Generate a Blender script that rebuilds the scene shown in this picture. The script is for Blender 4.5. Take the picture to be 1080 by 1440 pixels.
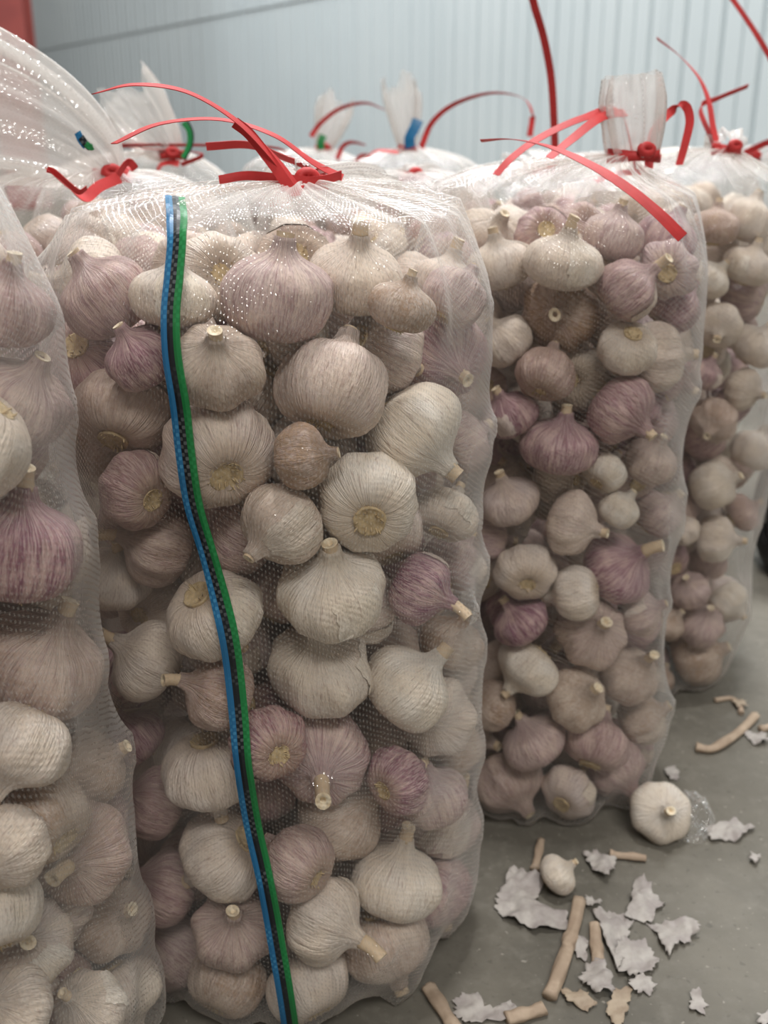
import bpy, bmesh, math, random
import numpy as np
from mathutils import Vector, Matrix, Quaternion, noise, geometry
from mathutils.bvhtree import BVHTree

scene = bpy.context.scene
for o in list(bpy.data.objects):
    bpy.data.objects.remove(o)
COL = scene.collection
R_ = math.radians

# ------------------------------------------------------------------ camera
FPX, W_, H_ = 1450.0, 1080, 1440
PITCH = R_(20)
CAMH = 0.60
cd = bpy.data.cameras.new('camera')
cam = bpy.data.objects.new('camera', cd)
COL.objects.link(cam)
cam.location = (0, 0, CAMH)
cam.rotation_euler = (R_(70), 0, 0)
cd.sensor_fit = 'HORIZONTAL'
cd.sensor_width = 36
cd.lens = 36 * FPX / W_
cd.clip_start = 0.02
cd.clip_end = 100
cd.dof.use_dof = True
cd.dof.focus_distance = 0.60
cd.dof.aperture_fstop = 10.5
scene.camera = cam

# ------------------------------------------------------------------ world, lamps, exposure
world = bpy.data.worlds.new('hall_light')
scene.world = world
world.use_nodes = True
world.node_tree.nodes['Background'].inputs[0].default_value = (1.0, 0.945, 0.88, 1)
world.node_tree.nodes['Background'].inputs[1].default_value = 0.20


def area(name, loc, target, sx, sy, power, col=(1, 1, 1)):
    l = bpy.data.lights.new(name, 'AREA')
    l.shape = 'RECTANGLE'
    l.size, l.size_y = sx, sy
    l.energy = power
    l.color = col
    o = bpy.data.objects.new(name, l)
    COL.objects.link(o)
    o.location = loc
    o.rotation_euler = (Vector(target) - Vector(loc)).to_track_quat('-Z', 'Y').to_euler()
    return o


# daylight and lamps of the hall's roof: above the bags and above the wall
area('roof_skylight_offscreen', (0.35, 4.1, 6.0), (0.0, 1.2, 0.3), 3.6, 0.48, 395, (0.96, 0.98, 1.0))
area('high_bay_lamp_offscreen', (0.15, 0.95, 5.5), (0.1, 0.8, 0.2), 0.45, 0.45, 130, (1.0, 0.98, 0.95))
area('rear_fill_offscreen', (1.2, -3.6, 6.0), (0.0, 0.8, 0.2), 4.0, 1.3, 285, (1.0, 0.975, 0.94))  # fill lamp added behind the camera to brighten the bag fronts
area('roof_skylight_wall_offscreen', (-2.0, 6.5, 6.5), (-1.2, 11.0, 1.0), 7.0, 1.2, 620, (0.94, 0.98, 1.0))

vs = scene.view_settings
vs.view_transform = 'Standard'
vs.look = 'None'
vs.exposure = 0.0
vs.gamma = 1.0
vs.use_curve_mapping = False
try:
    scene.cycles.transparent_max_bounces = 40
    scene.cycles.max_bounces = 10
except Exception:
    pass

RIGHT = Vector((1, 0, 0))
FWD = Vector((0, math.cos(PITCH), -math.sin(PITCH)))
UP = Vector((0, math.sin(PITCH), math.cos(PITCH)))
CAM = Vector((0, 0, CAMH))


def ray(px, py):
    return RIGHT * ((px - 540) / FPX) + UP * (-(py - 720) / FPX) + FWD


def at(px, py, depth):
    return CAM + ray(px, py) * depth


def on_floor(px, py, z=0.0):
    d = ray(px, py)
    return CAM + d * ((z - CAMH) / d.z)


def to_px(p):
    v = Vector(p) - CAM
    d = v.dot(FWD)
    return 540 + FPX * v.dot(RIGHT) / d, 720 - FPX * v.dot(UP) / d, d


# ------------------------------------------------------------------ helpers
def tag(o, label=None, cat=None, group=None, kind=None):
    if label:
        o['label'] = label
    if cat:
        o['category'] = cat
    if group:
        o['group'] = group
    if kind:
        o['kind'] = kind
    return o


def empty(name, loc=(0, 0, 0)):
    o = bpy.data.objects.new(name, None)
    o.empty_display_size = 0.02
    COL.objects.link(o)
    o.location = loc
    return o


def link(name, me, parent=None, mat=None):
    o = bpy.data.objects.new(name, me)
    COL.objects.link(o)
    if parent:
        o.parent = parent
    if mat and not me.materials:
        me.materials.append(mat)
    return o


def mesh(name, verts, faces, mat=None, smooth=True, uvs=None):
    me = bpy.data.meshes.new(name)
    me.from_pydata([tuple(v) for v in verts], [], faces)
    if smooth:
        me.polygons.foreach_set('use_smooth', [True] * len(me.polygons))
    if uvs is not None:
        ul = me.uv_layers.new(name='UVMap')
        idx = np.zeros(len(me.loops), dtype=np.int32)
        me.loops.foreach_get('vertex_index', idx)
        ul.data.foreach_set('uv', np.asarray(uvs, dtype=np.float32)[idx].ravel())
    if mat:
        me.materials.append(mat)
    me.update()
    return me


def catmull(pts, n):
    pts = [Vector(p) for p in pts]
    P = [pts[0] * 2 - pts[1]] + pts + [pts[-1] * 2 - pts[-2]]
    out = []
    segs = len(pts) - 1
    for i in range(n):
        t = i / (n - 1) * segs
        k = min(int(t), segs - 1)
        t -= k
        a, b, c, d = P[k:k + 4]
        out.append(0.5 * ((2 * b) + (c - a) * t + (2 * a - 5 * b + 4 * c - d) * t * t + (3 * b - a - 3 * c + d) * t ** 3))
    return out


# ------------------------------------------------------------------ material helpers
class NT:
    def __init__(self, name):
        self.m = bpy.data.materials.new(name)
        self.m.use_nodes = True
        self.t = self.m.node_tree
        self.t.nodes.clear()
        self.out = self.t.nodes.new('ShaderNodeOutputMaterial')

    def n(self, kind, **kw):
        nd = self.t.nodes.new(kind)
        for k, v in kw.items():
            if k.startswith('i_'):
                nd.inputs[k[2:].replace('_', ' ')].default_value = v
            else:
                setattr(nd, k, v)
        return nd

    def l(self, a, b):
        self.t.links.new(a, b)

    def setv(self, sock, v):
        if isinstance(v, bpy.types.NodeSocket):
            self.l(v, sock)
        else:
            sock.default_value = v

    def math(self, op, a, b=0.0, c=0.0, clamp=False):
        nd = self.t.nodes.new('ShaderNodeMath')
        nd.operation = op
        nd.use_clamp = clamp
        self.setv(nd.inputs[0], a)
        self.setv(nd.inputs[1], b)
        self.setv(nd.inputs[2], c)
        return nd.outputs[0]

    def mix(self, f, a, b, blend='MIX'):
        nd = self.t.nodes.new('ShaderNodeMix')
        nd.data_type = 'RGBA'
        nd.blend_type = blend
        self.setv(nd.inputs[0], f)
        self.setv(nd.inputs[6], a)
        self.setv(nd.inputs[7], b)
        return nd.outputs[2]

    def ramp(self, f, lo, hi):
        nd = self.t.nodes.new('ShaderNodeMapRange')
        nd.interpolation_type = 'SMOOTHSTEP'
        self.setv(nd.inputs[0], f)
        nd.inputs[1].default_value = lo
        nd.inputs[2].default_value = hi
        return nd.outputs[0]

    def noise(self, vec, scale, detail=3, rough=0.55):
        nd = self.t.nodes.new('ShaderNodeTexNoise')
        nd.inputs['Scale'].default_value = scale
        nd.inputs['Detail'].default_value = detail
        nd.inputs['Roughness'].default_value = rough
        if vec is not None:
            self.l(vec, nd.inputs['Vector'])
        return nd.outputs[0]

    def bump(self, h, strength, dist, normal=None):
        nd = self.t.nodes.new('ShaderNodeBump')
        nd.inputs['Strength'].default_value = strength
        nd.inputs['Distance'].default_value = dist
        self.l(h, nd.inputs['Height'])
        if normal is not None:
            self.l(normal, nd.inputs['Normal'])
        return nd.outputs[0]

    def principled(self, col, rough=0.5, normal=None, spec=0.5, **kw):
        b = self.t.nodes.new('ShaderNodeBsdfPrincipled')
        self.setv(b.inputs['Base Color'], col)
        self.setv(b.inputs['Roughness'], rough)
        b.inputs['Specular IOR Level'].default_value = spec
        if normal is not None:
            self.l(normal, b.inputs['Normal'])
        for k, v in kw.items():
            self.setv(b.inputs[k.replace('_', ' ')], v)
        self.l(b.outputs[0], self.out.inputs[0])
        return b


def skin_material(name, stuff=False):
    """papery garlic skin: streaks along the meridians, tint (purple, brown, brightness) per bulb"""
    k = NT(name)
    loc = k.n('ShaderNodeAttribute', attribute_name='local').outputs['Vector']
    if stuff:
        tint = k.n('ShaderNodeAttribute', attribute_name='tint').outputs['Color']
        rnd = 0.3
    else:
        oi = k.n('ShaderNodeObjectInfo')
        tint = oi.outputs['Color']
        rnd = oi.outputs['Random']
    st = k.n('ShaderNodeSeparateColor')
    k.l(tint, st.inputs[0])
    P, G, B = st.outputs[0], st.outputs[1], st.outputs[2]
    sx = k.n('ShaderNodeSeparateXYZ')
    k.l(loc, sx.inputs[0])
    flat = k.n('ShaderNodeCombineXYZ')
    k.l(sx.outputs[0], flat.inputs[0])
    k.l(sx.outputs[1], flat.inputs[1])
    nrm = k.n('ShaderNodeVectorMath', operation='NORMALIZE')
    k.l(flat.outputs[0], nrm.inputs[0])
    sn = k.n('ShaderNodeSeparateXYZ')
    k.l(nrm.outputs[0], sn.inputs[0])
    off = k.math('MULTIPLY', rnd, 40.0)
    mer = k.n('ShaderNodeCombineXYZ')
    k.l(k.math('ADD', sn.outputs[0], off), mer.inputs[0])
    k.l(sn.outputs[1], mer.inputs[1])
    k.l(k.math('MULTIPLY', sx.outputs[2], 0.16), mer.inputs[2])
    mv = mer.outputs[0]
    streak = k.noise(mv, 7.0, 4, 0.6)
    fine = k.noise(mv, 26.0, 3, 0.6)
    addv = k.n('ShaderNodeVectorMath', operation='ADD')
    k.l(loc, addv.inputs[0])
    cmb = k.n('ShaderNodeCombineXYZ')
    for i in range(3):
        k.l(off, cmb.inputs[i])
    k.l(cmb.outputs[0], addv.inputs[1])
    lv = addv.outputs[0]
    blot = k.noise(lv, 1.5, 3, 0.5)
    spk = k.noise(lv, 9.0, 4, 0.65)
    cream = k.mix(k.ramp(blot, 0.35, 0.7), (0.85, 0.75, 0.62, 1), (0.91, 0.855, 0.765, 1))
    # purple streaks
    pm = k.math('MULTIPLY', k.ramp(k.math('ADD', k.math('MULTIPLY', streak, 0.6), k.math('MULTIPLY', blot, 0.5)), 0.40, 0.60),
                k.math('ADD', 0.35, k.math('MULTIPLY', k.ramp(fine, 0.4, 0.62), 0.65)))
    pm = k.math('MULTIPLY', pm, P, clamp=True)
    wash = k.math('MULTIPLY', P, 0.52)
    c1 = k.mix(wash, cream, (0.54, 0.235, 0.31, 1))
    c1 = k.mix(pm, c1, (0.21, 0.05, 0.125, 1))
    # tan / brown dry skin
    bm = k.math('MULTIPLY', k.ramp(k.math('ADD', k.math('MULTIPLY', spk, 0.5), k.math('MULTIPLY', blot, 0.5)), 0.38, 0.62), G, clamp=True)
    bm = k.math('ADD', bm, k.math('MULTIPLY', G, 0.28), clamp=True)
    c2 = k.mix(bm, c1, (0.46, 0.31, 0.21, 1))
    # thin darker veins and small dirt specks
    vein = k.math('MULTIPLY', k.ramp(fine, 0.57, 0.70), 0.55)
    c3 = k.mix(vein, c2, (0.36, 0.23, 0.19, 1))
    dirt = k.math('MULTIPLY', k.ramp(spk, 0.66, 0.76), 0.6)
    c3 = k.mix(dirt, c3, (0.24, 0.15, 0.09, 1))
    # tan skirt round the root plate
    skirt = k.ramp(k.math('ADD', sx.outputs[2], k.math('MULTIPLY', fine, 0.25)), -0.42, -0.62)
    c3 = k.mix(k.math('MULTIPLY', skirt, 0.45), c3, (0.55, 0.40, 0.27, 1))
    br = k.n('ShaderNodeVectorMath', operation='SCALE')
    k.l(c3, br.inputs[0])
    k.l(B, br.inputs['Scale'])
    h = k.math('ADD', k.math('MULTIPLY', streak, 0.7), k.math('MULTIPLY', fine, 0.45))
    h = k.math('ADD', h, k.math('MULTIPLY', spk, 0.18))
    nm = k.bump(h, 0.8, 0.0045)
    k.principled(br.outputs[0], 0.42, nm, 0.45)
    return k.m


def film_material(name, base=0.02, knit=0.06, graze=0.78, gloss=3.6):
    """clear knitted plastic net: mostly see-through, fine stitches, sheen"""
    k = NT(name)
    uv = k.n('ShaderNodeUVMap').outputs[0]
    s = k.n('ShaderNodeSeparateXYZ')
    k.l(uv, s.inputs[0])
    geo = k.n('ShaderNodeNewGeometry').outputs['Position']
    u, v = s.outputs[0], s.outputs[1]
    wob = k.noise(geo, 60.0, 2, 0.5)
    su = k.math('SINE', k.math('ADD', k.math('MULTIPLY', u, 2700.0), k.math('MULTIPLY', wob, 6.0)))
    sv = k.math('SINE', k.math('ADD', k.math('ADD', k.math('MULTIPLY', v, 1600.0), k.math('MULTIPLY', u, 900.0)), k.math('MULTIPLY', wob, 9.0)))
    st = k.math('MULTIPLY', k.math('ADD', k.math('MULTIPLY', su, 0.5), 0.5), k.math('ADD', k.math('MULTIPLY', sv, 0.5), 0.5))
    crumple = k.noise(geo, 110.0, 2, 0.5)
    coarse = k.noise(geo, 24.0, 3, 0.5)
    h = k.math('ADD', k.math('MULTIPLY', st, 0.20), k.math('MULTIPLY', crumple, 1.9))
    h = k.math('ADD', h, k.math('MULTIPLY', coarse, 2.2))
    nm = k.bump(h, 0.75, 0.0016)
    lw = k.n('ShaderNodeLayerWeight')
    lw.inputs[0].default_value = 0.5
    facing = k.math('POWER', lw.outputs['Facing'], 2.6)
    milky = k.ramp(coarse, 0.35, 0.75)
    fac = k.math('ADD', base, k.math('MULTIPLY', st, knit))
    fac = k.math('ADD', fac, k.math('MULTIPLY', milky, 0.035))
    fac = k.math('ADD', fac, k.math('MULTIPLY', facing, graze), clamp=True)
    dif = k.n('ShaderNodeBsdfDiffuse')
    dif.inputs[0].default_value = (0.85, 0.82, 0.79, 1)
    tra = k.n('ShaderNodeBsdfTranslucent')
    tra.inputs[0].default_value = (0.85, 0.82, 0.79, 1)
    sc = k.n('ShaderNodeMixShader')
    sc.inputs[0].default_value = 0.45
    k.l(dif.outputs[0], sc.inputs[1])
    k.l(tra.outputs[0], sc.inputs[2])
    trn = k.n('ShaderNodeBsdfTransparent')
    trn.inputs[0].default_value = (0.985, 0.98, 0.97, 1)
    m1 = k.n('ShaderNodeMixShader')
    k.l(fac, m1.inputs[0])
    k.l(trn.outputs[0], m1.inputs[1])
    k.l(sc.outputs[0], m1.inputs[2])
    gl = k.n('ShaderNodeBsdfGlossy')
    gl.inputs['Roughness'].default_value = 0.075
    gl.inputs[0].default_value = (1, 1, 1, 1)
    k.l(nm, gl.inputs['Normal'])
    fr = k.n('ShaderNodeFresnel')
    fr.inputs[0].default_value = 1.5
    m2 = k.n('ShaderNodeMixShader')
    k.l(k.math('MULTIPLY', k.math('MULTIPLY', fr.outputs[0], k.ramp(st, 0.45, 0.75)), gloss, clamp=True), m2.inputs[0])
    k.l(m1.outputs[0], m2.inputs[1])
    k.l(gl.outputs[0], m2.inputs[2])
    k.l(m2.outputs[0], k.out.inputs[0])
    return k.m


def simple(name, col, rough=0.5, var=0.15, scale=60, spec=0.5, bump=0.0, col2=None, **kw):
    k = NT(name)
    tc = k.n('ShaderNodeTexCoord').outputs['Object']
    nz = k.noise(tc, scale, 4, 0.6)
    c2 = col2 or tuple(x * (1 - var * 2) for x in col[:3]) + (1,)
    c = k.mix(k.ramp(nz, 0.3, 0.7), col, c2)
    nm = k.bump(nz, bump, 0.001) if bump else None
    k.principled(c, rough, nm, spec, **kw)
    return k.m


MAT = {}
MAT['skin'] = skin_material('garlic_skin')
MAT['skin_fill'] = skin_material('garlic_skin_fill', True)
MAT['film'] = film_material('clear_net_film')
MAT['film_tail'] = film_material('gathered_net_film', 0.40, 0.08, 0.4, 4.0)
MAT['film_scrap'] = film_material('loose_clear_film', 0.10, 0.10, 0.5, 6.0)
MAT['stem'] = simple('dry_stem', (0.60, 0.47, 0.32, 1), 0.6, scale=5, bump=0.4, col2=(0.58, 0.44, 0.29, 1))
MAT['stem_cut'] = simple('cut_stem_end', (0.85, 0.76, 0.58, 1), 0.6, scale=9, col2=(0.66, 0.52, 0.34, 1))
MAT['root'] = simple('root_plate_tan', (0.64, 0.50, 0.29, 1), 0.8, scale=6, bump=0.8, col2=(0.42, 0.31, 0.17, 1))
MAT['red'] = simple('red_plastic_ribbon', (0.55, 0.045, 0.045, 1), 0.5, var=0.1, scale=40, spec=0.22)
MAT['stalk'] = simple('dry_garlic_stalk', (0.47, 0.365, 0.27, 1), 0.7, scale=45, bump=0.5, col2=(0.33, 0.245, 0.175, 1))
MAT['flake'] = simple('papery_flake', (0.45, 0.42, 0.385, 1), 0.6, scale=55, bump=0.5, col2=(0.31, 0.275, 0.26, 1))
MAT['flake_tan'] = simple('papery_flake_tan', (0.42, 0.34, 0.25, 1), 0.6, scale=70, bump=0.4, col2=(0.30, 0.23, 0.165, 1))
MAT['rubber'] = simple('black_rubber', (0.018, 0.02, 0.022, 1), 0.55, scale=30)
MAT['metal'] = simple('dull_steel', (0.55, 0.56, 0.58, 1), 0.3, scale=30, Metallic=1.0)
MAT['redsteel'] = simple('red_oxide_steel', (0.27, 0.055, 0.045, 1), 0.55, scale=3, col2=(0.20, 0.04, 0.035, 1))


def tape_material(name, col, tick, period, amount):
    k = NT(name)
    s = k.n('ShaderNodeSeparateXYZ')
    k.l(k.n('ShaderNodeUVMap').outputs[0], s.inputs[0])
    w = k.math('SINE', k.math('MULTIPLY', s.outputs[1], 2 * math.pi / period))
    w2 = k.math('SINE', k.math('MULTIPLY', s.outputs[0], 2 * math.pi / 0.0042))
    chk = k.ramp(k.math('MULTIPLY', w, w2), 0.0, 0.35)
    geo = k.n('ShaderNodeNewGeometry').outputs['Position']
    pat = k.ramp(k.noise(geo, 38.0, 2), 0.42, 0.62)
    c = k.mix(k.math('MULTIPLY', k.math('MULTIPLY', chk, pat), amount), col, tick)
    k.principled(c, 0.35, None, 0.5)
    return k.m


MAT['blue'] = tape_material('blue_woven_tape', (0.010, 0.125, 0.28, 1), (0.10, 0.38, 0.60, 1), 0.0046, 0.4)
MAT['black'] = tape_material('black_woven_tape', (0.006, 0.009, 0.013, 1), (0.20, 0.23, 0.23, 1), 0.0046, 0.4)
MAT['green'] = tape_material('green_woven_tape', (0.008, 0.18, 0.045, 1), (0.05, 0.40, 0.14, 1), 0.0046, 0.3)


def concrete():
    k = NT('concrete_floor')
    geo = k.n('ShaderNodeNewGeometry').outputs['Position']
    a = k.noise(geo, 5.0, 5, 0.6)
    b = k.noise(geo, 60.0, 5, 0.65)
    d = k.noise(geo, 150.0, 2, 0.5)
    c = k.mix(k.ramp(a, 0.3, 0.7), (0.100, 0.092, 0.075, 1), (0.180, 0.166, 0.136, 1))
    c = k.mix(k.math('MULTIPLY', k.ramp(b, 0.45, 0.75), 0.5), c, (0.215, 0.20, 0.17, 1))
    c = k.mix(k.math('MULTIPLY', k.ramp(d, 0.62, 0.75), 0.4), c, (0.06, 0.055, 0.045, 1))
    e = k.noise(geo, 170.0, 2, 0.5)
    c = k.mix(k.math('MULTIPLY', k.ramp(e, 0.68, 0.74), 0.55), c, (0.40, 0.37, 0.32, 1))
    nm = k.bump(k.math('ADD', b, k.math('MULTIPLY', d, 0.4)), 0.45, 0.002)
    k.principled(c, 0.62, nm, 0.4)
    return k.m


def wallmat():
    k = NT('painted_steel_sheet')
    geo = k.n('ShaderNodeNewGeometry').outputs['Position']
    oi = k.n('ShaderNodeObjectInfo').outputs['Random']
    a = k.noise(geo, 0.9, 3, 0.5)
    c = k.mix(k.ramp(a, 0.3, 0.7), (0.575, 0.63, 0.645, 1), (0.625, 0.675, 0.685, 1))
    c = k.mix(k.math('MULTIPLY', oi, 0.35), c, (0.52, 0.585, 0.61, 1))
    k.principled(c, 0.45, None, 0.4)
    return k.m


# ------------------------------------------------------------------ setting: floor and sheet wall
fl = mesh('floor', [(-40, -8, 0), (16, -8, 0), (16, 50, 0), (-40, 50, 0)], [(0, 1, 2, 3)], concrete(), False)
tag(link('floor', fl), 'grey concrete warehouse floor', kind='structure')

WP = Vector((-0.81, 10.0, 0))                 # a point on the wall line
WD = Vector((4.04, -5.6, 0)).normalized()     # along the wall, towards the right
WN = Vector((-WD.y, WD.x, 0))
if WN.y > 0:
    WN = -WN                                   # faces the camera
WM = wallmat()


def sheet(length, h):
    """one profiled sheet: flat pans with narrow folded grooves"""
    prof = [(0, 0)]
    x = 0
    while x < length - 0.05:
        for gx, wd, dp in ((0.075, 0.030, 0.032), (0.205, 0.018, 0.016)):
            prof += [(x + gx, 0), (x + gx + wd * .3, -dp), (x + gx + wd * .7, -dp), (x + gx + wd, 0)]
        x += 0.26
    prof.append((length - 0.004, 0))
    vs_, fs = [], []
    for (a, b) in prof:
        vs_ += [(a, b, 0), (a, b, h)]
    n = len(prof)
    for i in range(n - 1):
        fs.append((2 * i, 2 * i + 2, 2 * i + 3, 2 * i + 1))
    m = len(vs_)
    vs_ += [(0, -0.05, 0), (0, -0.05, h), (length - .004, -0.05, 0), (length - .004, -0.05, h)]
    fs += [(m, m + 1, m + 3, m + 2), (0, 1, m + 1, m), (2 * n - 2, m + 2, m + 3, 2 * n - 1)]
    return mesh('wall_sheet', vs_, fs, WM, False)


wall = empty('wall_back', WP)
wall.rotation_euler = (0, 0, math.atan2(-WD.y, -WD.x))
tag(wall, 'pale blue-grey profiled steel sheet wall', kind='structure')
# sheets are modelled with the grooves towards -y; local +y of the rotated wall faces the camera
if (wall.rotation_euler.to_matrix() @ Vector((0, 1, 0))).y > 0:
    wall.rotation_euler = (0, 0, math.atan2(WD.y, WD.x))
lo, hi = sheet(1.04, 1.70), sheet(1.04, 4.0)
rightward = (wall.rotation_euler.to_matrix() @ Vector((1, 0, 0))).x > 0
for i in (range(-40, 13) if rightward else range(-12, 41)):
    for me, z in ((lo, 0.0), (hi, 1.705)):
        o = link('wall_sheet', me, wall)
        o.location = (i * 1.04, 0 if z == 0 else 0.012, z)
v_, f_ = [], []
for (x0, y0, x1, y1) in ((-.16, -.12, .16, -.10), (-.16, .10, .16, .12), (-.012, -.10, .012, .10)):
    b = len(v_)
    v_ += [(x, y, z) for z in (0, 6) for (x, y) in ((x0, y0), (x1, y0), (x1, y1), (x0, y1))]
    f_ += [tuple(b + q for q in f) for f in ((0, 3, 2, 1), (4, 5, 6, 7), (0, 1, 5, 4), (1, 2, 6, 5), (2, 3, 7, 6), (3, 0, 4, 7))]
colm = link('steel_column', mesh('steel_column', v_, f_, MAT['redsteel'], False))
colm.location = (-3.16, 9.6, 0)
tag(colm, 'red painted steel column standing before the pale sheet wall', 'column')

# ------------------------------------------------------------------ garlic bulb parts (unit radius, stem along +z)
PROF = [(0.0, -.60), (.16, -.61), (.27, -.67), (.45, -.70), (.70, -.60), (.90, -.38), (.99, -.10), (.98, .13),
        (.89, .33), (.70, .49), (.45, .60), (.28, .70), (.205, .82), (.17, .96)]


def body_fn(seed):
    r = random.Random(seed)
    n = r.choice([6, 7, 8, 9, 10])
    cuts, a = [], r.uniform(0, 1)
    for i in range(n):
        a += 2 * math.pi / n * r.uniform(.7, 1.3)
        cuts.append(a)
    depth = r.uniform(.09, .22)
    tw = r.uniform(-.5, .5)
    hs = r.uniform(.9, 1.1)
    sx, sy = r.uniform(.94, 1.05), r.uniform(.93, 1.05)
    off = Vector((r.uniform(0, 50), r.uniform(0, 50), 0))
    pts = [Vector((p[0], p[1], 0)) for p in PROF]

    def f(t, th, grow=0.0):
        k = t * (len(pts) - 1)
        i = min(int(k), len(pts) - 2)
        q = k - i
        p0, p1, p2, p3 = pts[max(i - 1, 0)], pts[i], pts[i + 1], pts[min(i + 2, len(pts) - 1)]
        p = 0.5 * (2 * p1 + (p2 - p0) * q + (2 * p0 - 5 * p1 + 4 * p2 - p3) * q * q + (3 * p1 - p0 - 3 * p2 + p3) * q ** 3)
        rr, z = max(p.x, 0), p.y
        th2 = th + tw * max(0, z) ** 1.5
        g = 0
        for c in cuts:
            d = (th - c + math.pi) % (2 * math.pi) - math.pi
            g = max(g, .75 * math.exp(-(d / .10) ** 2), .75 * math.exp(-(d / .30) ** 2))
        wz = max(0.0, 1 - abs(z - .02) / .95) ** .6
        rr *= 1 - depth * g * wz
        d3 = Vector((math.cos(th) * rr, math.sin(th) * rr, z))
        rr *= 1 + .09 * noise.noise(d3 * 1.3 + off) * wz + .025 * noise.noise(d3 * 5 + off) * wz
        if z > .5:
            rr *= 1 + .10 * math.sin(5 * th + off.x) * min(1, (z - .5) * 2)
        z += .05 * noise.noise(d3 * 1.6 + off + Vector((9, 9, 9))) * wz
        rr += grow
        return Vector((math.cos(th2) * rr * sx, math.sin(th2) * rr * sy, z * hs))
    return f


def add_local(me, co):
    at_ = me.attributes.new('local', 'FLOAT_VECTOR', 'POINT')
    at_.data.foreach_set('vector', np.asarray(co, dtype=np.float32).ravel())


def body_grid(seed, nth, nt):
    f = body_fn(seed)
    vs_ = [f(0, 0)]
    for i in range(1, nt + 1):
        for j in range(nth):
            vs_.append(f(i / nt, 2 * math.pi * j / nth))
    fs = [(0, 1 + (j + 1) % nth, 1 + j) for j in range(nth)]
    for i in range(nt - 1):
        for j in range(nth):
            a = 1 + i * nth + j
            b = 1 + i * nth + (j + 1) % nth
            fs.append((a, b, b + nth, a + nth))
    fs.append(tuple(1 + (nt - 1) * nth + j for j in range(nth)))
    return vs_, fs


NB = 9
BODY, PEEL, LOW = [], [], []
for s in range(NB):
    v_, f_ = body_grid(100 + s, 44, 26)
    me = mesh('bulb_skin', v_, f_, MAT['skin'])
    add_local(me, v_)
    BODY.append(me)
    lv, lf = body_grid(100 + s, 14, 9)
    LOW.append((np.array([tuple(v) for v in lv]), lf))
    # a torn outer skin: curved ragged patch standing off the bulb
    r = random.Random(s + 7)
    f = body_fn(100 + s)
    th0, wdt = r.uniform(0, 6.28), r.uniform(.7, 1.5)
    t0, t1 = r.uniform(.30, .42), r.uniform(.62, .84)
    n1, n2 = 12, 11
    pv, pf = [], []
    for i in range(n1):
        for j in range(n2):
            u, w = j / (n2 - 1), i / (n1 - 1)
            rag = .10 * noise.noise(Vector((u * 5, w * 5, s))) + .05 * noise.noise(Vector((u * 17, w * 17, s)))
            edge = max(abs(u - .5) * 2, abs(w - .5) * 2)
            pv.append(f(t0 + (t1 - t0) * (w + rag), th0 + wdt * (u + rag), .013 + .05 * max(0, edge - .7) ** 1.2 * (1 + 2 * rag)))
    for i in range(n1 - 1):
        for j in range(n2 - 1):
            a = i * n2 + j
            pf.append((a, a + 1, a + n2 + 1, a + n2))
    me = mesh('peeling_skin', pv, pf, MAT['skin'])
    add_local(me, pv)
    PEEL.append(me)


def tube(path, radii, n=12, squash=1.0, cap=True, ring=True):
    vs_, fs = [], []
    up = Vector((0.3, 0.2, 1)).normalized()
    for i, p in enumerate(path):
        t = (path[min(i + 1, len(path) - 1)] - path[max(i - 1, 0)]).normalized()
        a = t.cross(Vector((0.31, 0.87, 0.12))).normalized()
        b = t.cross(a)
        for j in range(n):
            th = 2 * math.pi * j / n
            vs_.append(p + (a * math.cos(th) + b * math.sin(th) * squash) * radii[i])
    for i in range(len(path) - 1):
        for j in range(n):
            a, b = i * n + j, i * n + (j + 1) % n
            fs.append((a, b, b + n, a + n))
    if cap:
        t = (path[-1] - path[-2]).normalized()
        last = (len(path) - 1) * n
        m = len(vs_)
        for j in range(n):
            vs_.append(path[-1].lerp(vs_[last + j], .45) - t * (radii[-1] * .02))
        for j in range(n):
            fs.append((last + j, last + (j + 1) % n, m + (j + 1) % n, m + j))
        m2 = len(vs_)
        for j in range(n):
            vs_.append(path[-1].lerp(vs_[last + j], .32) - t * (radii[-1] * .7))
        for j in range(n):
            fs.append((m + j, m + (j + 1) % n, m2 + (j + 1) % n, m2 + j))
        fs.append(tuple(m2 + j for j in range(n)))
        fs.append(tuple(reversed(range(n))))
    return vs_, fs


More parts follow.
